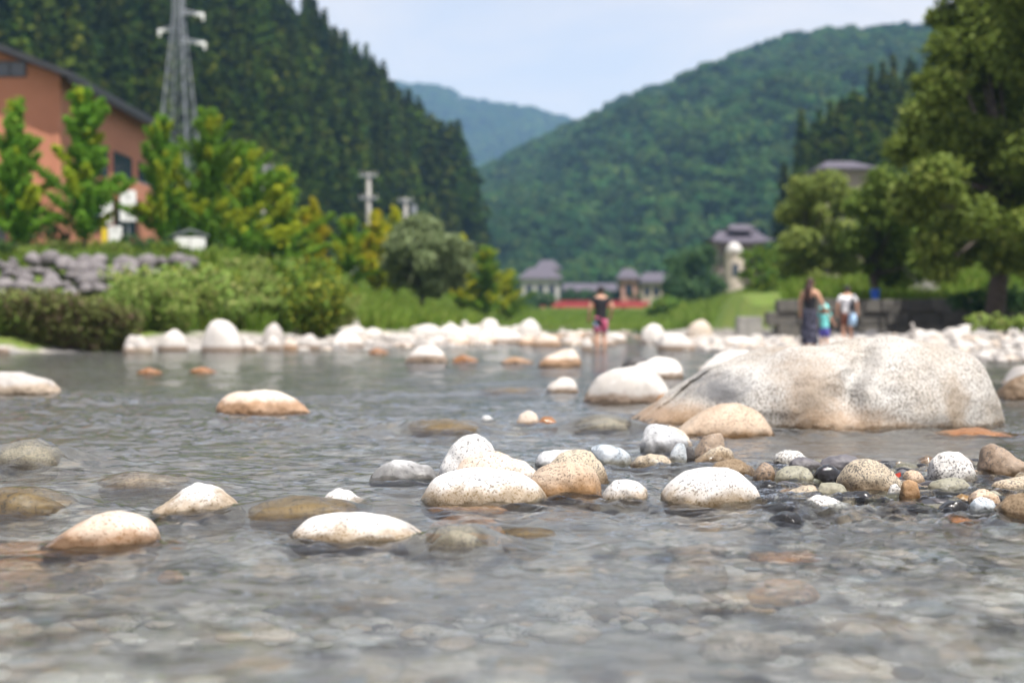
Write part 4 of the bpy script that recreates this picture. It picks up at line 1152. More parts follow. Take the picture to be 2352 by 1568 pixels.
# ------------------------------------------------------------------ water surface
def water():
    d1 = np.exp(np.concatenate([np.arange(math.log(0.7), math.log(3.2), 0.006), np.arange(math.log(3.2), math.log(14.0), 0.0027), np.arange(math.log(14.0), math.log(45.0), 0.006)]))
    d2 = np.exp(np.arange(math.log(45.2), math.log(260.0), 0.02))
    Yr = np.concatenate([[-60, -20, -6, -1.0, 0.2], d1, d2])
    tt = np.concatenate([[-12, -6, -3, -1.8, -1.2, -0.9, -0.75, -0.62], np.arange(-0.52, 0.5201, 0.0030), [0.62, 0.75, 0.9, 1.2, 1.8, 3, 6, 12]])
    Yg, Tg = np.meshgrid(Yr, tt, indexing='ij')
    base = np.maximum(Yg, 1.5)
    Xg = Tg * base
    step = np.maximum(base * np.where((Yg > 3.2) & (Yg < 14), 0.0030, 0.006), 0.006)
    Z = np.zeros_like(Xg)
    # flow comes from the upper right towards the lower left; crests lie roughly across it
    ca, sa = math.cos(0.30), math.sin(0.30)
    U = (Xg * ca + Yg * sa); V = (-Xg * sa + Yg * ca)
    Uw = U + 0.25 * fbm(U * 0.8, V * 0.8, 40, 2); Vw = V + 0.25 * fbm(U * 0.8 + 7, V * 0.8, 41, 2)
    calm = 0.85 + 0.75 * np.clip(fbm(Xg * 0.22, Yg * 0.22, 50, 2) + 0.35, 0, 1)
    calm *= np.interp(Yg, [0, 3.2, 4.6, 7, 12, 30, 60], [0.6, 0.65, 0.9, 1.15, 1.3, 1.5, 1.3])
    # sheltered pool in front of the big boulder
    calm *= 1 - 0.72 * np.exp(-(((Xg - 2.0) / 0.9) ** 2 + ((Yg - 7.7) / 0.8) ** 2))
    rough = np.ones_like(Z)
    for (x, y, rx, ry, h) in WATER_ROCKS:
        if y > 30: continue
        q = np.sqrt(((Xg - x) / (rx + 0.12)) ** 2 + ((Yg - y) / (ry + 0.15)) ** 2)
        rough += 0.35 * np.exp(-((q - 1.0) / 0.4) ** 2)
        dw = np.sqrt(((Xg - (x - 0.7 * rx)) / (rx + 0.15)) ** 2 + ((Yg - (y - ry - 0.25)) / 0.35) ** 2)
        rough += 0.35 * np.exp(-dw ** 2)
    # lively patches: left edge rapids and the riffle below the pile
    for (px, py, rx, ry, a) in [(40, 1060, 0.7, 0.5, 2.0), (150, 930, 1.6, 1.4, 1.0), (620, 980, 1.0, 0.8, 0.8), (2000, 1160, 0.6, 0.35, 1.0), (700, 1000, 1.2, 0.5, 0.4), (250, 840, 4, 3, 0.6)]:
        d = dist_at(py); x = (px - CX) / FPX * d
        rough += a * np.exp(-(((Xg - x) / rx) ** 2 + ((Yg - d) / ry) ** 2))
    rough = np.clip(rough, 0.5, 3.0)
    for i, (wu, wv, amp) in enumerate([(1.8, 1.1, .014), (0.75, 0.50, .013), (0.30, 0.25, .0130), (0.15, 0.135, .0105), (0.085, 0.085, .0068), (0.050, 0.055, .0040)]):
        fade = np.clip((wv / step - 2.2) / 3.0, 0, 1)
        n = vnoise(Uw / wu + 3.1 * i, Vw / wv + 1.7 * i, 60 + i)
        if i >= 2: n = 0.45 - np.abs(n) * 1.6                     # sharper crests for the small ripples
        Z += fade * amp * n * calm * (rough if i >= 1 else 1)
    # water sliding over rocks just under the surface, with a dip behind
    for (x, y, rx, ry, h) in WATER_FILM:
        q = ((Xg - x) / (rx * 1.25)) ** 2 + ((Yg - y) / (ry * 1.35)) ** 2
        Z += (h + 0.014) * np.exp(-q * 0.62)
        q2 = ((Xg - x + 0.4 * rx) / (rx * 1.3)) ** 2 + ((Yg - (y - ry * 2.0)) / (ry * 0.8 + 0.05)) ** 2
        Z -= 0.012 * np.exp(-q2)
    Z *= sstep(300, 60, Yg)
    me = mesh_np('river_water', np.stack([Xg, Yg, Z], -1).reshape(-1, 3), grid_faces(*Xg.shape), smooth=True)
    t = NT('clear_river_water')
    geo = t.n('ShaderNodeNewGeometry')
    mp = t.n('ShaderNodeMapping'); mp.inputs['Scale'].default_value = (0.6, 1.3, 1); mp.inputs['Rotation'].default_value = (0, 0, 0.3)
    t.l(geo.outputs['Position'], mp.inputs['Vector'])
    b1 = t.noise(mp.outputs['Vector'], 22.0, 6.0, 0.62, 0.6)
    b2 = t.noise(mp.outputs['Vector'], 5.0, 3.0, 0.55, 0.4)
    bp = t.n('ShaderNodeBump'); bp.inputs['Strength'].default_value = 1.0; bp.inputs['Distance'].default_value = 0.0035
    t.l(t.math('ADD', b1, t.math('MULTIPLY', b2, 7.0)), bp.inputs['Height'])
    fr = t.n('ShaderNodeFresnel'); fr.inputs['IOR'].default_value = 1.33
    t.l(bp.outputs['Normal'], fr.inputs['Normal'])
    # most of the light is bent by the ripples; the rest passes straight so that the sun reaches the bed
    rf = t.n('ShaderNodeBsdfRefraction'); rf.inputs['Color'].default_value = (0.94, 0.97, 0.96, 1); rf.inputs['IOR'].default_value = 1.33; rf.inputs['Roughness'].default_value = 0.0
    t.l(bp.outputs['Normal'], rf.inputs['Normal'])
    ts = t.n('ShaderNodeBsdfTransparent'); ts.inputs['Color'].default_value = (0.93, 0.96, 0.95, 1)
    tr = t.n('ShaderNodeMixShader'); tr.inputs[0].default_value = 0.38
    t.l(rf.outputs[0], tr.inputs[1]); t.l(ts.outputs[0], tr.inputs[2])
    gl = t.n('ShaderNodeBsdfGlossy'); gl.inputs['Roughness'].default_value = 0.015
    t.l(bp.outputs['Normal'], gl.inputs['Normal'])
    mx = t.n('ShaderNodeMixShader')
    t.l(fr.outputs[0], mx.inputs[0]); t.l(tr.outputs[0], mx.inputs[1]); t.l(gl.outputs[0], mx.inputs[2])
    t.l(mx.outputs[0], t.out.inputs['Surface'])
    return tag(obj('river_water', me, t.m), 'clear shallow rippled river water', 'water', kind='structure')
WATER = water()

# ------------------------------------------------------------------ trees and shrubs
def place_tree(name, label, cat, loc, crown_me, crown_mat, trunk_me, group=None, scale=1.0, rz=0.0):
    root = empty(name, loc, rz)
    root.scale = (scale,) * 3 if isinstance(scale, (int, float)) else scale
    tag(root, label, cat, group)
    obj('crown', crown_me, crown_mat, root)
    if trunk_me is not None: obj('trunk', trunk_me, M['bark'], root)
    return root

def ginkgo_mesh(seed, h=6.0, w=1.1, yellow=0.5):
    """young ginkgo: straight leader, steep ascending branches thick with leaves"""
    rng = np.random.default_rng(seed)
    segs = [([(0, 0, -0.4), (0.02, 0, h * 0.35), (0.0, 0.02, h * 0.97)], [0.085, 0.06, 0.012])]
    P, N, Tt = [], [], []
    nb = 46
    for i in range(nb):
        f = (i + rng.random()) / nb
        z0 = h * (0.16 + 0.80 * f)
        L = w * (1.45 * (1 - f) ** 0.8 + 0.30) * (0.45 + 0.95 * rng.random() ** 1.3)
        a = i * 2.399 + rng.normal() * 0.4
        up = math.radians(28 + 30 * f + rng.normal() * 8)
        dv = np.array([math.cos(a) * math.cos(up), math.sin(a) * math.cos(up), math.sin(up)])
        p0 = np.array([0, 0, z0])
        segs.append(([tuple(p0), tuple(p0 + dv * L)], [0.022, 0.006]))
        n = int(230 * L / w) + 50
        s = rng.random(n) ** 0.8
        q = p0 + dv * (s * L)[:, None] + rng.normal(size=(n, 3)) * (0.055 + 0.085 * (1 - s))[:, None]
        P.append(q); N.append(np.tile(dv, (n, 1)) * 0.2 + rng.normal(size=(n, 3)) * 0.8)
        tipy = rng.random() < yellow
        Tt.append((s > 0.45) * (0.35 + 0.65 * rng.random(n)) * (1.0 if tipy else 0.12))
    P, N, Tt = np.concatenate(P), np.concatenate(N), np.concatenate(Tt)
    return leaf_quads(P, N, 0.12, rng, 0.7, lambda p, r: Tt, 1.3), limbs_mesh(segs, 5)
GK = [ginkgo_mesh(400 + k, 6.0, (1.05, 1.3, 1.6, 1.0)[k], (0.3, 0.35, 0.42, 0.8)[k]) for k in range(4)]
gink = [(35, 562, 232, 55, 0, 'young ginkgo tree at the left edge in front of the orange building', 0.95),
        (195, 566, 202, 56, 1, 'tallest young ginkgo before the orange building corner', 0.95),
        (372, 565, 276, 60, 2, 'young ginkgo left of the steel pylon foot', 0.80),
        (482, 565, 262, 62, 2, 'young ginkgo right of the pylon with yellow branch tips', 0.80),
        (572, 572, 338, 65, 2, 'broad yellow green ginkgo right of the pylon', 0.95),
        (648, 585, 385, 68, 1, 'ginkgo sloping down to the right of the broad one', 1.2),
        (722, 605, 458, 72, 3, 'small golden ginkgo left of the grey utility pole', 0.9),
        (802, 625, 500, 76, 2, 'low yellow green ginkgo before the utility pole', 1.2),
        (862, 622, 486, 84, 3, 'golden topped ginkgo behind the round willow on its left', 1.2),
        (910, 615, 478, 90, 3, 'golden ginkgo behind the top of the round willow', 1.0),
        (1060, 640, 540, 95, 3, 'golden ginkgo just right of the round willow', 0.9),
        (1118, 690, 572, 95, 2, 'yellow green young tree on the lawn right of the willow', 1.2),
        (1168, 698, 620, 105, 1, 'smallest yellow green tree at the right end of the lawn', 1.4)]
for (px, pb, pt, d, k, lb, ws) in gink:
    b, t_ = at(px, pb, d), at(px, pt, d)
    zg = gz(b.x, d)
    s = (t_.z - zg) / 6.0
    mat_ = M['ginkgo_yellow'] if k == 3 else M['ginkgo']
    place_tree('ginkgo_tree', lb, 'tree', (b.x, d, zg), GK[k][0], mat_, GK[k][1], 'young ginkgos along the left bank', (s * ws, s * ws, s), px * 0.7)

def lobed_tree(name, label, lobes_px, d, spread, base, mat, leaf, per, seed, trunk=0.25, group=None, cat='tree', lean=0.0, forks=5, rscale=1.0, fk=0.45):
    """crown lobes traced as directions; every lobe has its own depth around the trunk"""
    rng = np.random.default_rng(seed)
    bx = (base - CX) / FPX * d
    zg = gz(bx, d)
    lobes = []
    for (px, py, r) in lobes_px:
        dd = d + rng.uniform(-spread, spread)
        c = at(px, py, dd)
        rr = r / FPX * dd * rscale
        lobes.append((c.x - bx, dd - d, c.z - zg, rr * 1.1, rr * 1.1, rr * 0.9))
        for _ in range(2):                                   # smaller sprays round each lobe break the outline
            a = rng.normal(size=3); a /= np.linalg.norm(a)
            q = rr * rng.uniform(0.75, 1.05)
            s = rr * rng.uniform(0.32, 0.5)
            lobes.append((c.x - bx + a[0] * q, dd - d + a[1] * q, c.z - zg + a[2] * q * 0.8, s, s, s * 0.8))
    crown = leaf_cloud(lobes, per, leaf, rng, 0.45, 0.8, tipfun=lambda P, r: (r.random(len(P)) < 0.25) * r.random(len(P)))
    main = [l for l in lobes[::3]]
    zc = np.mean([l[2] for l in main]); zt = max(l[2] for l in main)
    fork = Vector((lean, 0, zc * fk))
    segs = [([(0, 0, -0.4), (lean * 0.4, 0, zc * 0.2), tuple(fork)], [trunk * 1.15, trunk, trunk * 0.8])]
    for l in main[::max(1, len(main) // (forks * 2))]:
        e = Vector((l[0], l[1], l[2]))
        mid = fork.lerp(e, 0.5) + Vector((0, 0, -0.1 * zc + 0.3))
        segs.append(([tuple(fork), tuple(mid), tuple(e)], [trunk * 0.45, trunk * 0.22, trunk * 0.06]))
    return place_tree(name, label, cat, (bx, d, zg), crown, M[mat], limbs_mesh(segs, 8), group)

lobed_tree('willow_tree', 'round grey green willow standing alone on the left lawn',
           [(930, 530, 30), (965, 512, 28), (985, 525, 30), (915, 565, 34), (955, 555, 36), (1000, 560, 36), (1040, 560, 30), (1065, 575, 26), (900, 605, 28), (940, 600, 36), (985, 605, 38), (1030, 605, 36), (1068, 610, 26),
            (915, 640, 24), (955, 645, 30), (1000, 650, 30), (1045, 645, 26), (970, 670, 18), (1000, 672, 16)], 70.0, 1.5, 962, 'willow', 0.15, 1000, 501, 0.13, lean=0.25)
A = [(2230, 30, 80), (2330, 40, 85), (2190, 115, 65), (2290, 130, 85), (2375, 140, 85), (2165, 205, 60), (2240, 230, 78), (2330, 250, 85), (2125, 268, 55), (2190, 320, 72), (2280, 340, 80), (2365, 370, 80), (2085, 340, 55),
     (2150, 410, 66), (2240, 440, 74), (2325, 470, 66), (2100, 465, 60), (2190, 530, 58), (2400, 480, 74), (2140, 555, 46), (2255, 545, 48), (2330, 560, 45), (2450, 100, 95), (2460, 250, 95), (2460, 400, 95), (2330, -60, 90), (2240, -50, 70), (2430, -40, 95), (2420, 570, 60), (2200, 575, 50), (2300, 590, 50), (2385, 610, 55), (2160, 615, 42), (2235, 500, 60), (2290, 430, 70), (2350, 530, 60), (2290, 60, 80), (2380, 40, 80)]
lobed_tree('large_tree', 'huge dark green tree with thick trunk filling the right edge', A, 44.0, 3.0, 2272, 'tree', 0.15, 1050, 511, 0.30, lean=0.6, forks=8, fk=0.72)
B = [(2030, 425, 46), (1990, 470, 48), (2060, 490, 55), (2010, 540, 50), (2080, 560, 50), (2125, 610, 40), (2040, 605, 48), (1965, 560, 40), (2115, 520, 50), (2160, 590, 40), (2060, 640, 35)]
lobed_tree('spreading_tree', 'dark spreading tree with forked trunk behind the striped shirt person', B, 54.0, 1.8, 2016, 'tree', 0.14, 1250, 512, 0.20, lean=-0.2)
C_ = [(1850, 440, 42), (1905, 428, 42), (1958, 465, 40), (1822, 490, 38), (1880, 505, 48), (1940, 540, 45), (1832, 555, 42), (1890, 590, 45), (1945, 610, 36), (1822, 612, 34), (1870, 640, 28)]
lobed_tree('rounded_tree', 'olive green rounded tree behind the woman in the dress', C_, 62.0, 1.8, 1846, 'tree2', 0.14, 1250, 513, 0.17)
lobed_tree('bank_bush', 'bright green bush on the right bank below the tiled gatehouse', [(1742, 596, 36), (1782, 585, 34), (1762, 640, 40), (1722, 640, 30), (1800, 630, 34)], 80.0, 1.5, 1762, 'bush', 0.17, 340, 514, 0.10, cat='bush')
lobed_tree('dark_bank_tree', 'dark green tree clump left of the gatehouse', [(1575, 605, 40), (1612, 592, 36), (1560, 650, 40), (1622, 655, 42), (1590, 668, 40), (1548, 680, 30)], 175.0, 3.0, 1588, 'darkbush', 0.34, 120, 515, 0.22)
lobed_tree('low_bank_trees', 'low green bush at the foot of the dark tree clump', [(1520, 700, 24), (1552, 705, 26), (1500, 712, 18)], 150.0, 2.0, 1530, 'bush', 0.3, 140, 516, 0.1, cat='bush').name = 'low_bank_bush'
lobed_tree('riverside_bush', 'green bush under the left end of the red bridge', [(1225, 690, 26), (1260, 688, 20), (1205, 700, 24)], 250.0, 3.0, 1228, 'darkbush', 0.4, 100, 517, 0.12, cat='bush')
lobed_tree('riverside_bush', 'green hedge below the long low roof behind the wading man', [(1310, 682, 18), (1345, 680, 20), (1385, 682, 20), (1420, 682, 18), (1455, 684, 16)], 320.0, 3.0, 1380, 'darkbush', 0.5, 80, 518, 0.12, cat='bush')
lobed_tree('wall_bush', 'dark green bush on the shaded bank at the right edge', [(2240, 690, 34), (2290, 680, 40), (2340, 690, 40), (2200, 690, 24), (2390, 690, 40)], 46.0, 0.8, 2300, 'darkbush', 0.12, 560, 519, 0.06, cat='bush')
lobed_tree('bar_bush', 'yellow green weeds beside the stone wall at the right edge', [(2250, 735, 26), (2300, 740, 26), (2340, 745, 28), (2385, 745, 30)], 37.0, 0.6, 2310, 'shrub', 0.09, 700, 520, 0.04, cat='bush')
lobed_tree('hedge_bush', 'dark green bush behind the purple stones at left', [(90, 520, 32), (130, 540, 30), (60, 545, 26)], 58.0, 0.8, 100, 'darkbush', 0.12, 560, 521, 0.06, cat='bush')
lobed_tree('hedge_bush', 'dark green bush beneath the white hanging signs', [(300, 560, 30), (340, 575, 30), (260, 585, 24), (380, 580, 26)], 57.0, 0.8, 310, 'darkbush', 0.12, 560, 522, 0.06, cat='bush')
lobed_tree('hedge_bush', 'light green bush right of the white roofed notice board', [(505, 585, 30), (540, 595, 26), (520, 610, 24)], 56.0, 0.8, 515, 'bush', 0.12, 560, 523, 0.06, cat='bush')
lobed_tree('hedge_bush', 'dark bush under the broad yellow green ginkgos', [(600, 560, 34), (650, 560, 34), (690, 575, 28), (560, 555, 28)], 72.0, 1.0, 625, 'darkbush', 0.14, 460, 524, 0.08, cat='bush')

# riverside shrubs on the left bank, clump by clump
def shrub_mesh(seed, n=2600, leaf=0.075, stalk=True):
    rng = np.random.default_rng(seed)
    P, N = [], []
    segs = []
    for i in range(26):
        a = rng.random() * 6.28; r0 = 0.35 * rng.random() ** .5
        L = 0.9 + 0.5 * rng.random(); lean = 0.35 * rng.random() + 0.1
        p0 = np.array([math.cos(a) * r0, math.sin(a) * r0, -0.05]); dv = np.array([math.cos(a) * lean, math.sin(a) * lean, 1.0]); dv /= np.linalg.norm(dv)
        segs.append(([tuple(p0), tuple(p0 + dv * L)], [0.010, 0.003]))
        k = n // 26
        s = 0.12 + 0.88 * rng.random(k)
        P.append(p0 + dv * (s * L)[:, None] + rng.normal(size=(k, 3)) * 0.085); N.append(np.tile(dv, (k, 1)))
    P, N = np.concatenate(P), np.concatenate(N)
    return leaf_quads(P, N, leaf, rng, 0.3, lambda p, r: (r.random(len(p)) < 0.25) * 1.0, 1.8), limbs_mesh(segs, 4)
SH = [shrub_mesh(600 + k) for k in range(3)]
SHM = {}
def shrub(x, y, s, k, mat, label, group, sz=1.0):
    key = (k, mat)
    if key not in SHM:
        me = SH[k][0].copy(); me.materials.append(M[mat]); SHM[key] = me
        if len(SH[k][1].materials) == 0: SH[k][1].materials.append(M['bark'])
    root = tag(empty('riverside_shrub', (x, y, max(gz(x, y), 0.0)), RNG.random() * 6.28), label, 'shrub', group)
    root.scale = (s, s, s * sz)
    obj('foliage', SHM[key], None, root); obj('stem', SH[k][1], None, root)
for i in range(44):                                          # brown reeds and weeds at the water's edge
    px = -60 + 370 * ((i * 0.618) % 1.0); off_ = -0.05 + 4.0 * ((i * 0.377) % 1.0) ** 1.6
    d = 30.0
    while float(sdist(np.array([(px - CX) / FPX * d]), np.array([d]), SHL, 1.0)[0]) < off_: d += 0.1
    x = (px - CX) / FPX * d
    shrub(x, d, 0.62 + 0.36 * ((i * 0.71) % 1), i % 3, 'reed' if i % 3 else 'shrub', 'brown green weeds at the waterline below the purple stones', 'brown weeds at the left waterline', 0.9)
for i in range(32):                                          # olive shrubs on the slope
    px = 300 + 480 * ((i * 0.618) % 1.0); d = 38.5 + 9.5 * ((i * 0.441) % 1.0)
    if px < 440: d = 36.5 + 3 * ((i * 0.441) % 1.0)
    x = (px - CX) / FPX * d
    shrub(x, d, (0.9 + 0.75 * ((i * 0.53) % 1)) * (0.75 if px < 440 else 1), i % 3, 'shrub' if i % 4 else 'bush', 'olive green shrub on the left bank slope above the white boulders', 'olive shrubs on the left bank', 0.45 + 0.6 * ((i * 0.37) % 1))

for i in range(12):
    px = -40 + 500 * ((i * 0.618) % 1.0); d = 51.5 + 4.5 * ((i * 0.41) % 1.0)
    shrub((px - CX) / FPX * d, d, 0.55 + 0.5 * ((i * 0.53) % 1), i % 3, ['bush', 'shrub', 'darkbush'][i % 3], 'small loose shrub on the grass between the purple stones and the ginkgos', 'small shrubs above the stone bank', 0.8)
# grass on the banks
def tuft(seed):
    rng = np.random.default_rng(seed)
    V, F = [], []
    for i in range(16):
        a = rng.random() * 6.28; r = 0.12 * rng.random(); h = 0.16 + 0.18 * rng.random(); w = 0.012
        bx, by = math.cos(a) * r, math.sin(a) * r; lx, ly = math.cos(a) * h * 0.5, math.sin(a) * h * 0.5
        k = len(V)
        V += [(bx - w, by, -0.03), (bx + w, by, -0.03), (bx + lx * .5 + w * .7, by + ly * .5, h * .7), (bx + lx * .5 - w * .7, by + ly * .5, h * .7), (bx + lx, by + ly, h)]
        F += [(k, k + 1, k + 2), (k, k + 2, k + 3), (k + 3, k + 2, k + 4)]
    me = mesh_np('tuft', V, F)
    n = len(V); col = np.zeros((n, 4), np.float32); col[:, 0] = np.repeat(rng.random(16), 5); col[:, 1] = np.repeat((rng.random(16) > .8) * .8, 5); col[:, 3] = 1
    me.color_attributes.new('tint', 'FLOAT_COLOR', 'POINT').data.foreach_set('color', col.ravel())
    return me
TF = [proto('tuft_form_%d' % k, tuft(700 + k), M['grass']) for k in range(3)]
gp = []
rg = np.random.default_rng(77)
X = rg.uniform(-30, 30, 90000); Y = 33 + 110 * rg.random(90000) ** 1.6
dl, dr = sdist(X, Y, SHL, 1.0), sdist(X, Y, SHR, -1.0)
ZZ = ground_z(X, Y)
ok = (ZZ > 0.42) & ~((X < -9.8) & (Y > 42) & (Y < 50.0)) & ((dl > 2.4) | (dr > 3.5)) & (np.abs(X) < 0.42 * Y + 2)
X, Y, ZZ = X[ok][:26000], Y[ok][:26000], ZZ[ok][:26000]
Y2 = rg.uniform(100, 250, 9000); X2 = Y2 * rg.uniform(-0.02, 0.22, 9000); Z2 = ground_z(X2, Y2)
S2 = np.concatenate([np.zeros(len(X)), np.where(X2 / Y2 > 0.115, 0.6, -1.5) + rg.uniform(0, 0.5, 9000)])
X, Y, ZZ = np.concatenate([X, X2]), np.concatenate([Y, Y2]), np.concatenate([ZZ, Z2])
scatter('bank_grass', 'green grass growing on both river banks', 'grass', np.stack([X, Y, ZZ], 1), 0.8 + 1.0 * rg.random(len(X)) + 0.012 * np.minimum(Y, 100) + S2, TF, 9, 0.1)

# ------------------------------------------------------------------ stone embankment on the left
root = tag(empty('stone_embankment', (-14.5, 47.0, gz(-14.5, 47.0))), 'bank of purple grey boulders piled below the ginkgos at left', 'embankment')
rng = np.random.default_rng(91)
cnt = 0; seen = []
bs_me = []
for k in range(8):
    me = FARM[k].copy(); me.materials.append(M['bankstone']); bs_me.append(me)
while cnt < 115:
    px, py = rng.uniform(-60, 440), rng.uniform(596, 725)
    if px > 60 and py > 700 - (px - 60) * 0.16: continue
    d = 45.5 + (725 - py) / 130 * 4.5
    w = rng.uniform(0.35, 0.85)
    p = at(px, py, d)
    if any((p.x - q[0]) ** 2 + (p.z - q[1]) ** 2 < (0.33 * (w + q[2])) ** 2 for q in seen): 
        if rng.random() > 0.04: continue
    seen.append((p.x, p.z, w))
    o = obj('stone', bs_me[cnt % 8], None, root, loc=p - root.location)
    o.scale = (w / 2, w / 2 * 1.2, w / 2 * rng.uniform(0.9, 1.3)); o.rotation_euler = (rng.normal() * .25, rng.normal() * .25, rng.random() * 6.28)
    o['stain'] = -5.0
    cnt += 1
m = MB()
a, b = at(-80, 722, 46.6), at(420, 650, 47.4)
m.add([(a.x, 46.6, 0.6), (b.x, 47.6, 1.2), (b.x, 52, 3.2), (a.x, 52, 3.2), (a.x, 46.6, -0.2), (b.x, 47.6, 0.2), (b.x, 52, 0.2), (a.x, 52, -0.2)],
      [(0, 1, 2, 3), (4, 5, 6, 7), (0, 1, 5, 4), (1, 2, 6, 5), (2, 3, 7, 6), (3, 0, 4, 7)])
m.build('earth_core', M['soil'], root, loc=-root.location)

# ------------------------------------------------------------------ right bank: shaded wall, blocks, steps
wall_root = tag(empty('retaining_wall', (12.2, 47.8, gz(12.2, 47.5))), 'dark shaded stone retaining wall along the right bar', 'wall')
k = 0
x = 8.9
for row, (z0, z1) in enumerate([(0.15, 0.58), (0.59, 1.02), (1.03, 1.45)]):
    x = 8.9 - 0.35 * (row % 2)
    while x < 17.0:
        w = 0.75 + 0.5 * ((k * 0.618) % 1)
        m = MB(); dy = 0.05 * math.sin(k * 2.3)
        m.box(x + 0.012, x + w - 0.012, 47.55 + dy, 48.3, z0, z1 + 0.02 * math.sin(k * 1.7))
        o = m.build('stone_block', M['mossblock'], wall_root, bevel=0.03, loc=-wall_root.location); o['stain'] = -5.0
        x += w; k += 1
for (px0, px1, py0, py1, d, lb) in [(1692, 1748, 727, 764, 50.0, 'square grey concrete block on the right bar'), (1770, 1834, 734, 762, 49.0, 'long low concrete block left of the woman'), (1800, 1850, 700, 726, 52.0, 'dark concrete block on the grass behind the woman')]:
    a, b = at(px0, py1, d), at(px1, py0, d)
    m = MB(); m.box(-(b.x - a.x) / 2, (b.x - a.x) / 2, -0.3, 0.3, -0.25, b.z - a.z)
    x_ = (a.x + b.x) / 2
    tag(m.build('concrete_block', M['concrete'], None, bevel=0.025, loc=(x_, d, a.z)), lb, 'block')
# blue tub
a = at(2022, 722, 47.2)
root = tag(empty('blue_tub', (a.x, 47.9, 1.47)), 'small blue plastic tub on the stone wall', 'tub')
m = MB(); m.tube([(0, 0, 0), (0, 0, 0.30), (0, 0, 0.30), (0, 0, 0.05)], [0.12, 0.155, 0.14, 0.11], 16); m.build('body', M['blue'], root, smooth=False)
m = MB(); m.tube([(0, 0, 0.295), (0, 0, 0.325)], [0.168, 0.168], 16); m.build('rim', M['blue'], root)
# concrete steps up the right bank
sroot = tag(empty('bank_steps', (16.0, 52.0, 1.3)), 'concrete steps climbing the right bank under the big tree', 'steps')
for i in range(9):
    p = Vector((15.2 + i * 0.28, 52.0 + i * 1.25, 0)); zz = 1.35 + i * 0.27
    m = MB(); m.box(p.x - 0.7, p.x + 0.7, p.y, p.y + 1.3, zz - 0.6, zz); m.build('step', M['concrete'], sroot, loc=-sroot.location, bevel=0.02)

# ------------------------------------------------------------------ buildings
def window(parent, x0, x1, z0, z1, y, n=2, face=-1, axis='x', mat='glass'):
    """window in a wall: frame bars round separate panes"""
    fr = MB()
    t_ = 0.07
    def bx(m_, a0, a1, b0, b1, p0, p1):
        if axis == 'x': m_.box(a0, a1, min(p0, p1), max(p0, p1), b0, b1)
        else: m_.box(min(p0, p1), max(p0, p1), a0, a1, b0, b1)
    bx(fr, x0, x1, z0, z0 + t_, y, y + face * 0.10); bx(fr, x0, x1, z1 - t_, z1, y, y + face * 0.10)
    for k in range(n + 1):
        xx = x0 + (x1 - x0 - t_) * k / n
        bx(fr, xx, xx + t_, z0 + t_ + .002, z1 - t_ - .002, y, y + face * 0.098)
    w = fr.build('window', M['roof'], parent)
    for k in range(n):
        p = MB(); xa = x0 + (x1 - x0 - t_) * k / n + t_; xb = x0 + (x1 - x0 - t_) * (k + 1) / n
        bx(p, xa + .003, xb - .003, z0 + t_ + .003, z1 - t_ - .003, y, y + face * 0.04)
        p.build('pane', M[mat], w)
    return w

# orange hotel: gable end towards the camera, long side wall towards the river
GZB = 3.4
W0, W1, Y0, Y1 = -45.5, -27.3, 86.0, 112.0
EAVE, RIDGE, XR = 15.6, 19.1, -36.4
root = tag(empty('orange_building', (-36.4, 99.0, GZB)), 'big terracotta orange building with dark overhanging gable roof at left', 'building')
L0 = -Vector(root.location)
m = MB(); m.prism([(W0, GZB - 1), (W1, GZB - 1), (W1, EAVE), (XR, RIDGE - 0.15), (W0, EAVE)], Y0, Y1); m.build('wall', M['orange'], root, loc=L0)
m = MB()
ov, th = 1.15, 0.38
sl = (RIDGE - EAVE) / (W1 - XR)
m.prism([(XR, RIDGE + 0.02), (W1 + ov, EAVE - sl * ov + 0.02), (W1 + ov, EAVE - sl * ov + th), (XR, RIDGE + th + 0.05)], Y0 - 1.25, Y1 + 1.0)
m.prism([(XR, RIDGE + 0.02), (W0 - ov, EAVE - sl * ov + 0.02), (W0 - ov, EAVE - sl * ov + th), (XR, RIDGE + th + 0.05)], Y0 - 1.25, Y1 + 1.0)
m.build('roof', M['roof'], root, loc=L0)
m = MB(); m.box(W1 + 0.9, W1 + 1.12, Y0 - 1.2, Y1 + 0.9, EAVE - sl * ov - 0.18, EAVE - sl * ov + 0.015); m.build('gutter', M['roof'], root, loc=L0)
m = MB(); m.box(W1 - 0.35, W1 + 0.06, Y0 - 0.06, Y0 + 0.35, GZB - 0.9, EAVE - 0.1); m.build('corner_post', M['orange'], root, loc=L0)
wroot = root
def on_wall(o):
    o.location = L0
on_wall(window(root, -33.2, -29.3, 16.05 - 0.6, 17.0 - 0.6, Y0 - 0.002, 4))
for (ya, yb, za, zb) in [(92, 96, 10.4, 12.4), (97.5, 102, 10.4, 12.4), (92, 96, 6.8, 8.8), (104, 109, 10.4, 12.4), (98, 103, 6.8, 8.8)]:
    on_wall(window(root, ya, yb, za, zb, W1 + 0.002, 3, +1, 'y'))
m = MB(); m.box(W1 + .003, W1 + 1.7, 96.0, 104.0, 9.0, 9.2); m.box(W1 + 1.55, W1 + 1.7, 96.0, 104.0, 9.203, 10.25); m.box(W1 + .003, W1 + 1.549, 96.0, 96.15, 9.203, 10.25)
bal = m.build('balcony', M['orange'], root, loc=L0)
m = MB(); m.tube([(W1 + 1.62, 96.0, 10.35), (W1 + 1.62, 104.0, 10.35)], 0.05, 6)
m.build('rail', M['steel'], bal)
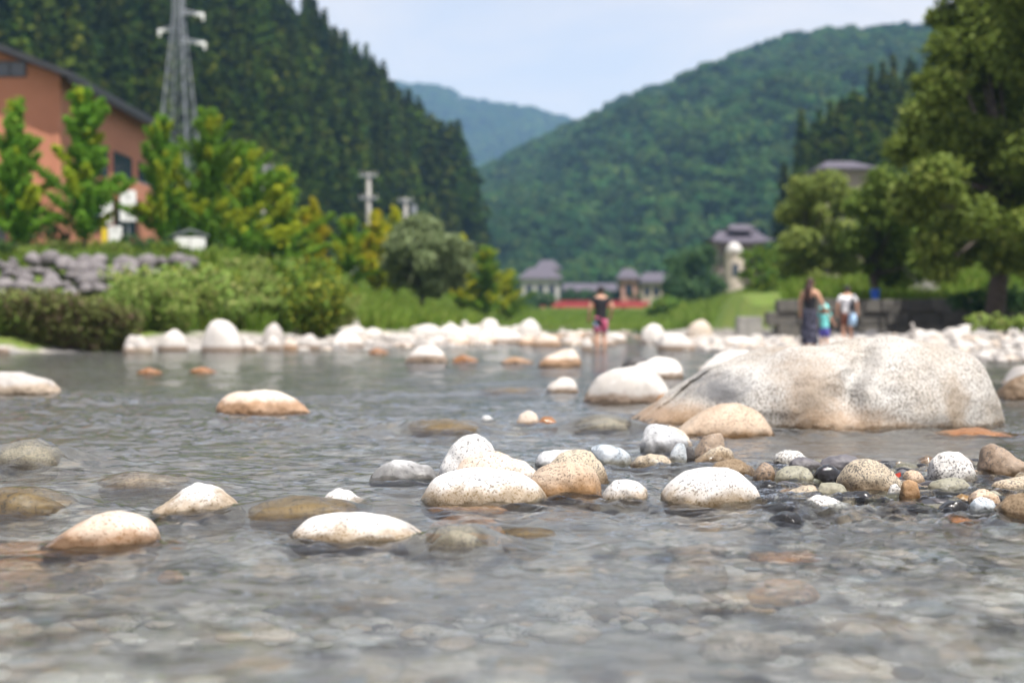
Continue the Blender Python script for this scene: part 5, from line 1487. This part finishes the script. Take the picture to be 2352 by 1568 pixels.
# lower porch wing in front
m = MB(); m.prism([(-40, 8.9), (-28.4, 8.0), (-28.4, 8.25), (-40, 9.15)], 81.0, 86.1); m.build('porch_roof', M['brownwall'], root, loc=L0)
for xk in (-39, -36.2, -33.4, -30.8, -29.0):
    m = MB(); m.box(xk, xk + 0.35, 81.6, 81.95, GZB - .9, 8.15 + (-28.4 - xk) * 0.07); m.build('porch_post', M['brownwall'], root, loc=L0)
on_wall(window(root, -36.0, -33.6, 4.3, 7.2, Y0 - 0.003, 2)); on_wall(window(root, -32.8, -30.2, 4.3, 7.2, Y0 - 0.003, 2))

def house(name, label, px0, px1, py_eave, py_ridge, py_base, d, depth, wall, roof, tiers=None, wins=3, hip=True):
    a, b = at(px0, py_base, d), at(px1, py_eave, d)
    ridge = at((px0 + px1) / 2, py_ridge, d).z
    w, cx_ = b.x - a.x, (a.x + b.x) / 2
    zg = gz(cx_, d)
    root = tag(empty(name, (cx_, d, zg)), label, 'house')
    ze, zr = b.z - zg, ridge - zg
    m = MB(); m.box(-w / 2 + .3, w / 2 - .3, 0, depth, -1.0, ze); m.build('wall', M[wall], root)
    m = MB(); o_ = 0.7
    rx = w * 0.28 if hip else w / 2 + o_
    m.add([(-w / 2 - o_, -o_, ze - .1), (w / 2 + o_, -o_, ze - .1), (w / 2 + o_, depth + o_, ze - .1), (-w / 2 - o_, depth + o_, ze - .1), (-rx, depth / 2, zr), (rx, depth / 2, zr),
           (-w / 2 - o_, -o_, ze + .1), (w / 2 + o_, -o_, ze + .1), (w / 2 + o_, depth + o_, ze + .1), (-w / 2 - o_, depth + o_, ze + .1)],
          [(0, 3, 2, 1), (0, 1, 7, 6), (1, 2, 8, 7), (2, 3, 9, 8), (3, 0, 6, 9), (6, 7, 5, 4), (8, 9, 4, 5), (7, 8, 5), (9, 6, 4)])
    m.build('roof', M[roof], root)
    for i in range(wins):
        x0 = -w / 2 + .8 + (w - 1.6) * (i + 0.15) / wins; x1 = -w / 2 + .8 + (w - 1.6) * (i + 0.8) / wins
        window(root, x0, x1, ze * 0.42, ze * 0.8, -0.002, 2)
    return root
house('village_house', 'white walled house with stepped grey roof left of the red bridge', 1196, 1288, 640, 614, 672, 350, 8, 'white_wall', 'purple_roof')
house('village_house', 'upper storey house with cream wall and grey roof behind the white walled one', 1232, 1284, 618, 596, 660, 362, 7, 'cream_wall', 'purple_roof', wins=2)
house('long_shed', 'long low shed with blue grey roof behind the wading man', 1300, 1412, 668, 650, 684, 345, 6, 'greywood', 'purple_roof', wins=4, hip=False)
house('village_house', 'pinkish brown house with purple roof right of the wading man', 1424, 1466, 640, 616, 684, 320, 7, 'pink_wall', 'purple_roof', wins=1)
house('village_house', 'cream house with white front and grey roof right of the pink one', 1468, 1548, 648, 624, 690, 322, 8, 'cream_wall', 'purple_roof')
house('hillside_house', 'building with grey purple roof above the right trees', 1892, 2000, 388, 362, 470, 165, 8, 'greywood', 'purple_roof')
# red bridge
d = 270.0
a, b = at(1236, 706, d), at(1490, 690, d)
bl = b.x - a.x
root = tag(empty('red_bridge', ((a.x + b.x) / 2, d, gz((a.x + b.x) / 2, d))), 'low red footbridge crossing the river far behind the wading man', 'bridge')
zo = -root.location.z
m = MB(); m.box(-bl / 2, bl / 2, 0, 2.6, a.z + zo, a.z + zo + 0.55); m.build('deck_girder', M['redpaint'], root)
for yy in (0.05, 2.45):
    r_ = MB(); r_.box(-bl / 2, bl / 2, yy, yy + 0.1, b.z + zo - 0.12, b.z + zo); rail = r_.build('railing', M['redpaint'], root)
    for k in range(23):
        p = MB(); xx = -bl / 2 + bl * k / 22
        p.box(xx - 0.05 if k else xx, xx + 0.05, yy + .003, yy + 0.097, a.z + zo + 0.55, b.z + zo - 0.122); p.build('baluster', M['redpaint'], rail)
    p = MB(); p.box(-bl / 2, bl / 2, yy + .02, yy + .08, a.z + zo + 0.60, a.z + zo + 0.95); p.build('panel', M['redpaint'], rail)
for xx in (-bl * 0.3, bl * 0.28):
    m = MB(); m.box(xx - 0.4, xx + 0.4, 0.4, 2.2, -1.5, a.z + zo - 0.003); m.build('pier', M['concrete'], root)
# gatehouse: two tiers of upswept tiled roof over a timber hall, pale round-topped stone turret before it
d = 190.0
c = at(1702, 650, d); zg = gz(c.x, d)
root = tag(empty('gatehouse', (c.x, d, zg)), 'weathered wooden hall with upswept tiled roofs on the right bank', 'building')
def P2(px, py): q = at(px, py, d); return q.x - c.x, q.z - zg
def swept(m_, x0, x1, ze, zr, y0, y1, up):
    n = 10
    ym = (y0 + y1) / 2
    rows = []
    for j in range(5):
        f = j / 4
        row = []
        for i in range(n + 1):
            u = 2 * i / n - 1
            x = (x0 + x1) / 2 + u * (x1 - x0) / 2 * (1 - 0.38 * f)
            z_ = ze + (zr - ze) * f ** 1.5 + up * abs(u) ** 3 * (1 - f)
            row.append((x, z_))
        rows.append(row)
    for sgn, ya in ((1, y0), (-1, y1)):
        base_ = [[(x, ya + (ym - ya) * (j / 4), z_) for (x, z_) in row] for j, row in enumerate(rows)]
        vs_ = [p for r_ in base_ for p in r_] + [(p[0], p[1], p[2] - 0.22) for r_ in base_ for p in r_]
        N_ = (n + 1) * 5
        fs_ = []
        for j in range(4):
            for i in range(n):
                q = j * (n + 1) + i
                fs_.append((q, q + 1, q + n + 2, q + n + 1)); fs_.append((q + N_, q + N_ + n + 1, q + N_ + n + 2, q + N_ + 1))
        for i in range(n): fs_.append((i, i + N_, i + 1 + N_, i + 1))
        m_.add(vs_, fs_)
(xa, zb_), (xb, zt_) = P2(1640, 655), P2(1765, 556)
m = MB(); m.box(xa + .5, xb - .5, 0, 6, -1.5, zt_); m.build('wall', M['greywood'], root)
xe0, ze0 = P2(1628, 556); xe1, zr0 = P2(1776, 528)
m = MB(); swept(m, xe0, xe1, ze0, zr0, -1.2, 7.2, 0.35); m.build('roof', M['purple_roof'], root)
xu0, zu0 = P2(1672, 528); xu1, zur = P2(1742, 512)
m = MB(); swept(m, xu0, xu1, zu0 + .1, zur, 1.0, 5.0, 0.25); m.build('upper_roof', M['purple_roof'], root)
for i in range(3):
    window(root, xa + 1.2 + i * 2.1, xa + 2.6 + i * 2.1, zt_ * 0.55, zt_ * 0.85, -0.002, 2)
xt, _ = P2(1680, 600)
turret = tag(empty('stone_turret', (c.x + xt, d - 2.2, zg)), 'pale round topped stone turret in front of the wooden hall', 'turret')
h_ = at(1680, 585, d).z - zg; ht = at(1680, 558, d).z - zg
m = MB(); m.tube([(0, 0, -1.5), (0, 0, h_ * 0.96), (0, 0, h_)], [1.35, 1.3, 1.42], 20); m.build('shaft', M['stonewall'], turret)
m = MB(); m.tube([(0, 0, h_ + .003), (0, 0, h_ + (ht - h_) * .5), (0, 0, h_ + (ht - h_) * .85), (0, 0, ht)], [1.18, 1.02, 0.6, 0.1], 20); m.build('dome', M['white_wall'], turret, smooth=True)
m = MB(); m.box(-0.4, 0.4, -1.36, -1.2, h_ * 0.45, h_ * 0.75); m.build('opening', M['glass'], turret)

# ------------------------------------------------------------------ pylon, poles, signs
d = 150.0
pb, pt = at(412, 560, d), at(414, -70, d)
zg = 14.0
H = pt.z - zg
root = tag(empty('steel_pylon', (pb.x, d, zg)), 'tall grey lattice steel pylon standing before the cedar hill', 'pylon', None)
def hw(z_): return 2.0 - 1.58 * min(1.0, z_ / (H * 0.80)) if z_ < H * 0.80 else 0.42
rot = math.radians(33)
def pc(i, z_):
    a_ = rot + i * math.pi / 2
    r_ = hw(z_) * math.sqrt(2)
    return Vector((math.cos(a_) * r_, math.sin(a_) * r_, z_))
levels = [0]
while levels[-1] < H - 0.3: levels.append(min(H, levels[-1] + max(0.9, 1.7 * hw(levels[-1]))))
for i in range(4):
    m = MB(); m.tube([pc(i, z_) for z_ in levels], 0.075, 6); m.build('leg', M['steel'], root)
for i in range(4):
    m = MB()
    for z0, z1 in zip(levels[:-1], levels[1:]):
        m.tube([pc(i, z0), pc((i + 1) % 4, z1)], 0.028, 4); m.tube([pc((i + 1) % 4, z0), pc(i, z1)], 0.028, 4); m.tube([pc(i, z1), pc((i + 1) % 4, z1)], 0.028, 4)
    m.build('lattice', M['steel'], root)
for (py, px1) in [(32, 466), (68, 366), (98, 470)]:
    e = at(px1, py, d); zl = e.z - zg; xe = e.x - pb.x; s_ = 1 if xe > 0 else -1
    m = MB(); m.tube([(0, 0, zl + 0.45), (xe, 0, zl)], 0.06, 5); m.tube([(0, -0.3, zl - 0.1), (xe, 0, zl)], 0.06, 5); m.tube([(0, 0.3, zl - 0.1), (xe, 0, zl)], 0.06, 5)
    arm = m.build('cross_arm', M['steel'], root)
    m = MB(); m.tube([(xe, 0, zl + 0.02), (xe + s_ * 0.0, 0, zl - 0.12), (xe, 0, zl - 0.75)], [0.09, 0.17, 0.12], 8); m.tube([(xe - s_ * 0.9, 0, zl - 0.12), (xe + s_ * 0.1, 0, zl - 0.16)], [0.13, 0.17], 8)
    m.build('insulator', M['whitepaint'], arm)

def pole(label, px, pb_, pt_, d, arms, boxes=()):
    t_ = at(px, pt_, d); zg = gz(t_.x, d)
    h = t_.z - zg
    root = tag(empty('utility_pole', (t_.x, d, zg)), label, 'pole')
    m = MB(); m.tube([(0, 0, -0.5), (0, 0, h)], [0.26, 0.17], 10); m.build('pole', M['concrete'], root, smooth=True)
    for (py, w) in arms:
        z_ = at(px, py, d).z - zg
        m = MB(); m.box(-w, w, -0.24, -0.172, z_ - .08, z_ + .08); arm = m.build('cross_arm', M['steel'], root)
        for k in (-0.9, -0.45, 0.45, 0.9):
            m = MB(); m.tube([(w * k, -0.2, z_ + .083), (w * k, -0.2, z_ + 0.36)], [0.06, 0.04], 7); m.build('insulator', M['concrete'], arm)
    for (py, dx) in boxes:
        z_ = at(px, py, d).z - zg
        m = MB(); m.tube([(dx, 0, z_ - .45), (dx, 0, z_ + .45)], 0.30, 12); m.build('transformer', M['steel'], root)
pole('grey concrete utility pole with two crossarms behind the yellow ginkgos', 847, 520, 398, 118, [(404, 0.75), (456, 0.75)])
pole('utility pole with a transformer above the round willow', 932, 520, 455, 135, [(462, 0.7)], [(482, 0.75)])
pole('utility pole top showing above the broad ginkgo', 606, 520, 380, 120, [(386, 0.8)])

def board(name, label, px0, px1, py0, py1, d, mat='whitepaint', post=True, marks=0, border=None, cat='sign', postmat='steel', roof=False):
    a, b = at(px0, py1, d), at(px1, py0, d)
    w, h = b.x - a.x, b.z - a.z
    zg = gz((a.x + b.x) / 2, d)
    root = tag(empty(name, ((a.x + b.x) / 2, d, zg)), label, cat)
    z0 = a.z - zg
    m = MB(); m.box(-w / 2, w / 2, -0.04, 0.04, z0, z0 + h); m.build('panel', M[mat], root, bevel=0.012)
    if post:
        for xx in ((-w * 0.35, w * 0.35) if roof else (0,)):
            m = MB(); m.tube([(xx, 0.08, -0.4), (xx, 0.08, z0 + h * 0.95)], 0.035, 8); m.build('post', M[postmat], root)
    for k in range(marks):
        zc = z0 + h * (0.80 - 0.62 * k / max(1, marks - 1)); s_ = min(w, h) * 0.16
        m = MB(); m.box(-s_, s_, -0.046, -0.041, zc + s_ * .5, zc + s_ * .75); m.box(-s_, s_, -0.046, -0.041, zc - s_ * .75, zc - s_ * .5); m.box(-s_ * .12, s_ * .12, -0.0455, -0.041, zc - s_ * .49, zc + s_ * .49)
        m.build('lettering', M['ink'], root)
    if roof:
        m = MB(); m.prism([(-w / 2 - .12, z0 + h + .02), (0, z0 + h + .30), (w / 2 + .12, z0 + h + .02), (w / 2 + .12, z0 + h + .08), (0, z0 + h + .37), (-w / 2 - .12, z0 + h + .08)], -0.09, 0.09); m.build('roof', M['steel'], root)
        m = MB(); m.box(-0.02, 0.02, -0.055, -0.041, z0 + .003, z0 + h - .003); m.build('divider', M['concrete'], root)
    return root
board('hanging_sign', 'taller white vertical sign board with grey lettering beside the building', 276, 312, 438, 508, 66, marks=3)
board('hanging_sign', 'white vertical sign board left of the lettered one', 232, 258, 452, 514, 66, marks=0)
board('yellow_sign', 'narrow yellow sign strip under the white sign boards', 234, 246, 524, 560, 64, 'yellowpaint')
board('poster_sign', 'white poster board beside the yellow strip', 250, 280, 520, 562, 64, marks=2)
board('notice_board', 'white notice board with small grey peaked roof above the purple stones', 402, 472, 545, 598, 60, roof=True, post=True)
board('info_panel', 'peach coloured information panel on the terrace', 640, 664, 596, 624, 74, 'peach')
board('info_panel', 'pink brown panel next to the peach information panel', 666, 682, 600, 624, 74, 'pink_wall')
board('info_panel', 'small white panel left of the peach information panel', 626, 638, 594, 614, 74)
board('lawn_sign', 'small white sign at the top edge of the lawn', 803, 830, 612, 634, 84)
board('lawn_sign', 'small pinkish grey sign left of the white lawn sign', 770, 792, 614, 632, 84, 'stonewall')

# ------------------------------------------------------------------ people
def skin_mesh(name, verts, edges, radii, mat, parent, root=0, sub=2):
    me = bpy.data.meshes.new(name)
    me.from_pydata(verts, edges, [])
    o = obj(name, me, mat, parent)
    md = o.modifiers.new('skin', 'SKIN'); md.use_smooth_shade = True
    sv = me.skin_vertices[0].data if me.skin_vertices else None
    if sv is None:
        bm = bmesh.new(); bm.from_mesh(me); bm.verts.layers.skin.verify(); bm.to_mesh(me); bm.free(); sv = me.skin_vertices[0].data
    for i, r in enumerate(radii):
        sv[i].radius = r if isinstance(r, tuple) else (r, r)
        sv[i].use_root = (i == root)
    s2 = o.modifiers.new('subsurf', 'SUBSURF'); s2.levels = sub; s2.render_levels = sub
    return o

def person(label, loc, h, rz, pose, body_mat='skin'):
    """one continuous figure; local +y is the way it faces. pose: dict of joints in units of body height"""
    root = tag(empty('person', loc, rz), label, 'person')
    V, E, Rd, ix = [], [], [], {}
    def add(nm, p, r, par=None):
        ix[nm] = len(V); V.append(tuple(c * h for c in p)); Rd.append((r * h, r * h) if not isinstance(r, tuple) else (r[0] * h, r[1] * h))
        if par: E.append((ix[par], ix[nm]))
    add('pelvis', pose.get('pelvis', (0, 0, .52)), (.085, .062))
    add('waist', pose.get('waist', (0, .005, .61)), (.072, .052), 'pelvis')
    add('chest', pose.get('chest', (0, 0, .72)), (.088, .060), 'waist')
    add('collar', pose.get('collar', (0, -.005, .81)), (.062, .046), 'chest')
    add('neck', pose.get('neck', (0, 0, .85)), .032, 'collar')
    hd = pose.get('head', (0, .012, .905))
    add('jaw', (hd[0], hd[1] + .012, hd[2] - .022), (.040, .046), 'neck')
    add('skull', (hd[0], hd[1], hd[2] + .028), (.046, .054), 'jaw')
    add('crown', (hd[0], hd[1] - .002, hd[2] + .068), (.030, .034), 'skull')
    for s, S in ((-1, 'L'), (1, 'R')):
        a = pose['arm' + S]
        add('sh' + S, (s * .105, 0, .80), .040, 'collar')
        add('el' + S, a[0], .027, 'sh' + S); add('wr' + S, a[1], .019, 'el' + S)
        e, w = Vector(a[0]), Vector(a[1]); dv = (w - e).normalized()
        side = Vector((-s * dv.z, 0, s * dv.x)) if abs(dv.y) < .8 else Vector((0, 0, 1))
        side = Vector((0, 1, 0)) if 'sidehand' in pose else side.normalized()
        pm = w + dv * .030
        add('palm' + S, tuple(pm), (.020, .014), 'wr' + S)
        for fi, (o_, ln) in enumerate([(-.015, .036), (-.005, .042), (.005, .040), (.015, .031)]):
            b = pm + side * o_ + dv * .016
            add('f%d%s' % (fi, S), tuple(b), .0062, 'palm' + S)
            add('g%d%s' % (fi, S), tuple(b + dv * ln * .55 + Vector((0, .003, 0))), .0056, 'f%d%s' % (fi, S)); add('t%d%s' % (fi, S), tuple(b + dv * ln + Vector((0, .012, 0))), .0048, 'g%d%s' % (fi, S))
        tb = w + side * .020 + dv * .012
        add('th' + S, tuple(tb), .0066, 'palm' + S); add('tt' + S, tuple(tb + side * .012 + dv * .022), .0056, 'th' + S)
        l = pose['leg' + S]
        add('hip' + S, (s * .048 + l[0][0] * 0, 0, .49), .056, 'pelvis')
        add('kn' + S, l[0], .038, 'hip' + S); add('cf' + S, tuple((Vector(l[0]) * .62 + Vector(l[1]) * .38) + Vector((0, -.008, 0))), .034, 'kn' + S)
        add('an' + S, l[1], .021, 'cf' + S)
        f = Vector(l[1])
        add('toe' + S, (f.x, f.y + .085, f.z - .020), (.022, .014), 'an' + S)
    skin_mesh('body', V, E, Rd, M[body_mat], root)
    # face: nose, ears, eyes, mouth as small skin-coloured or dark relief under the figure
    m = MB()
    hx, hy, hz = hd
    m.tube([(hx * h, (hy + .052) * h, (hz + .018) * h), (hx * h, (hy + .068) * h, (hz - .002) * h)], [.006 * h, .010 * h], 6)
    for s in (-1, 1): m.tube([((hx + s * .046) * h, hy * h, (hz - .005) * h), ((hx + s * .054) * h, (hy - .006) * h, (hz + .022) * h)], [.008 * h, .010 * h], 6)
    m.build('nose_and_ears', M['skin'], root, smooth=True)
    m = MB()
    for s in (-1, 1): m.tube([((hx + s * .020 - .006) * h, (hy + .054) * h, (hz + .022) * h), ((hx + s * .020 + .006) * h, (hy + .054) * h, (hz + .022) * h)], .004 * h, 5)
    m.build('eyes', M['hair'], root)
    m = MB(); m.tube([((hx - .012) * h, (hy + .052) * h, (hz - .024) * h), ((hx + .012) * h, (hy + .052) * h, (hz - .024) * h)], .003 * h, 5); m.build('mouth', M['leafred'], root)
    return root, ix, V, Rd

def hair(root, h, hd, mat, long=False, cap=None):
    v, f = ICO[4]
    P = v * np.array([.054, .064, .060])
    P = P + np.array([hd[0], hd[1] - .008, hd[2] + .034])
    fr = (v[:, 1] > 0.35) & (v[:, 2] < 0.25)
    P[fr, 1] -= 0.035
    low = v[:, 2] < -0.3
    P[low, 2] = np.maximum(P[low, 2], hd[2] + 0.0 - 0.02)
    P += v * np.array([mnoise.noise(Vector(q) * 6) for q in v])[:, None] * .004
    obj('hair', mesh_np('hair', P * h, f, smooth=True), M[mat], root)
    if long:
        m = MB(); m.tube([(hd[0] * h, (hd[1] - .03) * h, (hd[2] + .05) * h), (hd[0] * h, (hd[1] - .052) * h, (hd[2] - .01) * h), (hd[0] * h, (hd[1] - .062) * h, (hd[2] - .10) * h), (hd[0] * h, (hd[1] - .060) * h, (hd[2] - .20) * h), (hd[0] * h, (hd[1] - .055) * h, (hd[2] - .25) * h)],
                        [.035 * h, .056 * h, .054 * h, .040 * h, .012 * h], 14)
        m.build('long_hair', M[mat], root, smooth=True)

def garment(name, root, h, chain, mat, sub=2):
    """clothing as its own skinned surface over the body: chain of (name, pos, radius, parent)"""
    V, E, Rd, ix = [], [], [], {}
    for nm, p, r, par in chain:
        ix[nm] = len(V); V.append(tuple(c * h for c in p)); Rd.append((r[0] * h, r[1] * h) if isinstance(r, tuple) else (r * h, r * h))
        if par: E.append((ix[par], ix[nm]))
    return skin_mesh(name, V, E, Rd, mat, root, sub=sub)

def top_chain(pose, sl=0.5, w=1.0):
    c = [('w', (0, .003, .475), (.100 * w, .078), None), ('v', (0, .003, .545), (.100 * w, .078), 'w'), ('m', (0, .004, .62), (.098 * w, .074), 'v'), ('c', (0, 0, .72), (.108 * w, .080), 'm'), ('k', (0, -.004, .812), (.074, .056), 'c')]
    for s, S in ((-1, 'L'), (1, 'R')):
        e = Vector(pose['arm' + S][0]); sh = Vector((s * .105, 0, .798))
        c.append(('s' + S, tuple(sh), .050, 'k')); c.append(('e' + S, tuple(sh.lerp(e, sl)), .044, 's' + S))
    return c
def shorts_chain(pose, ln=0.85, rad=.062):
    c = [('p', (0, 0, .575), (.092, .068), None), ('q', (0, 0, .50), (.100, .074), 'p')]
    for s, S in ((-1, 'L'), (1, 'R')):
        k = Vector(pose['leg' + S][0]); hp = Vector((s * .055, 0, .47))
        c.append(('h' + S, tuple(hp), .070, 'q')); c.append(('k' + S, tuple(hp.lerp(k, ln)), rad, 'h' + S))
    return c

# man wading away from the camera: black T-shirt, printed shorts, arms held a little out
d = 36.5
x = (1380 - CX) / FPX * d
pose = dict(armL=((-.165, -.01, .665), (-.170, .04, .53)), armR=((.175, -.02, .67), (.150, .05, .545)), legL=((-.055, .02, .28), (-.058, -.005, .045)), legR=((.055, .05, .28), (.060, .02, .045)), head=(0, .015, .905))
z0 = max(gz(x, d), -0.10)
root, *_ = person('man in black shirt and printed shorts wading away from the camera in midstream', (x, d, z0), 1.72, 0.05, pose)
hair(root, 1.72, pose['head'], 'hair')
garment('shirt', root, 1.72, top_chain(pose, 0.55, 1.02), M['blackcloth'])
garment('shorts', root, 1.72, shorts_chain(pose, 0.95, .064), M['print'])
# woman, seen from behind turned to the right, sleeveless top and long dotted skirt
d = 31.0
x = (1860 - CX) / FPX * d
z0 = gz(x, d)
hw_ = at(1860, 638, d).z - z0
pose = dict(armL=((-.150, -.005, .665), (-.155, .02, .535)), armR=((.155, .04, .67), (.170, .13, .56)), legL=((-.050, .01, .28), (-.055, -.02, .042)), legR=((.050, .02, .28), (.055, .02, .042)), head=(0, .02, .905))
root, *_ = person('long haired woman in sleeveless black top and long dark dotted skirt', (x, d, z0), hw_, -0.75, pose)
hair(root, hw_, pose['head'], 'hair2', long=True)
garment('top', root, hw_, [('w', (0, .003, .50), (.090, .070), None), ('m', (0, .004, .62), (.088, .066), 'w'), ('c', (0, 0, .72), (.102, .074), 'm'), ('k', (0, -.004, .808), (.078, .056), 'c')], M['blackcloth'])
V, F = [], []
nr, nc = 12, 40
for j in range(nr):
    f = j / (nr - 1)
    zz = .575 - f * .47
    for i in range(nc):
        a_ = 2 * math.pi * i / nc
        rr = (.086 + .035 * f ** .8) * (1 + .07 * f * math.sin(a_ * 9 + j * .1)) + .012 * math.sin(math.pi * min(1, f * 2.5))
        V.append((math.cos(a_) * rr * hw_, math.sin(a_) * rr * .82 * hw_, zz * hw_))
for j in range(nr - 1):
    for i in range(nc): F.append((j * nc + i, j * nc + (i + 1) % nc, (j + 1) * nc + (i + 1) % nc, (j + 1) * nc + i))
sk = obj('skirt', mesh_np('skirt', V, F, smooth=True), M['dots'], root)
s_ = sk.modifiers.new('thickness', 'SOLIDIFY'); s_.thickness = 0.006
# child beside her
d = 31.3
x = (1893 - CX) / FPX * d
z0 = gz(x, d); hc = at(1893, 700, d).z - z0
pose = dict(armL=((-.16, .0, .66), (-.16, .06, .55)), armR=((.16, .03, .66), (.20, .12, .58)), legL=((-.055, .02, .27), (-.06, 0, .045)), legR=((.055, .02, .27), (.06, .01, .045)), head=(0, .015, .89))
root, *_ = person('small child in cyan hat and violet clothes beside the woman', (x, d, z0), hc, -0.4, pose)
hair(root, hc, pose['head'], 'hair')
garment('shirt', root, hc, top_chain(pose, 0.5, 1.05), M['cyan'])
garment('shorts', root, hc, shorts_chain(pose, 0.9, .066), M['violet'])
m = MB(); hz_ = pose['head'][2] * hc
m.tube([(0, 0.01 * hc, hz_ + .035 * hc), (0, 0.01 * hc, hz_ + .045 * hc), (0, .01 * hc, hz_ + .06 * hc), (0, .01 * hc, hz_ + .12 * hc), (0, .01 * hc, hz_ + .135 * hc)], [.125 * hc, .12 * hc, .082 * hc, .070 * hc, .03 * hc], 18)
m.build('sun_hat', M['cyan'], root, smooth=True)
# man in striped shirt with dark shoulder bag, light blue right leg of the shorts
d = 37.0
x = (1946 - CX) / FPX * d
z0 = gz(x, d); hm_ = at(1946, 655, d).z - z0
pose = dict(armL=((-.165, -.01, .665), (-.165, .03, .53)), armR=((.165, .0, .67), (.175, .04, .54)), legL=((-.060, .03, .28), (-.065, -.01, .045)), legR=((.060, .06, .28), (.075, .05, .045)), head=(0.0, .015, .905))
root, *_ = person('person in white striped shirt with dark shoulder bag walking away on the right bar', (x, d, z0), hm_, -0.1, pose)
hair(root, hm_, pose['head'], 'hair')
garment('shirt', root, hm_, top_chain(pose, 0.8, 1.1), M['stripe'])
garment('shorts', root, hm_, shorts_chain(pose, 0.9, .064), M['brownwall'])
m = MB(); m.tube([(.085 * hm_, -.085 * hm_, .80 * hm_), (.06 * hm_, -.105 * hm_, .70 * hm_), (.075 * hm_, -.105 * hm_, .60 * hm_)], .020 * hm_, 8); m.box(.015 * hm_, .105 * hm_, -.135 * hm_, -.085 * hm_, .55 * hm_, .66 * hm_)
m.build('shoulder_bag', M['blackcloth'], root)
m = MB(); m.tube([(.075 * hm_, -.03 * hm_, .50 * hm_), (.082 * hm_, -.02 * hm_, .40 * hm_), (.085 * hm_, 0.0, .31 * hm_)], [.066 * hm_, .070 * hm_, .066 * hm_], 14); m.build('blue_leg', M['ltblue'], root, smooth=True)  # light blue right leg of the two-tone shorts, built as a separate tube
# far strollers on the right bank path
for (px, py0, d, shirt, lb) in [(2143, 572, 86.0, 'violet', 'distant person in pale violet shirt under the big tree'), (2095, 584, 92.0, 'cyan', 'distant person in light blue shirt behind the spreading tree')]:
    q = at(px, py0, d); z0 = gz(q.x, d); hh = 1.62
    pose = dict(armL=((-.15, 0, .665), (-.155, .02, .53)), armR=((.15, 0, .67), (.155, .03, .54)), legL=((-.055, .04, .28), (-.06, .05, .045)), legR=((.055, -.01, .28), (.06, -.06, .045)))
    root, *_ = person(lb, (q.x, d, z0), hh, 1.2, pose)
    hair(root, hh, (0, .012, .905), 'hair'); garment('shirt', root, hh, top_chain(pose, 0.6, 1.05), M['ltblue' if shirt == 'cyan' else 'stripe']); garment('trousers', root, hh, shorts_chain(pose, 1.0, .055), M['violet'])

# ------------------------------------------------------------------ haze: even, pale air over the whole valley
m = MB(); m.box(-4300, 4300, -320, 5700, -1.4, 640.0)
t = NT('valley_haze')
pv = t.n('ShaderNodeVolumePrincipled')
pv.inputs['Color'].default_value = (0.36, 0.60, 1.0, 1)
pv.inputs['Density'].default_value = 0.00017
pv.inputs['Anisotropy'].default_value = 0.1
t.l(pv.outputs[0], t.out.inputs['Volume'])
tag(m.build('haze', t.m), 'pale summer haze filling the valley', 'haze', kind='stuff')
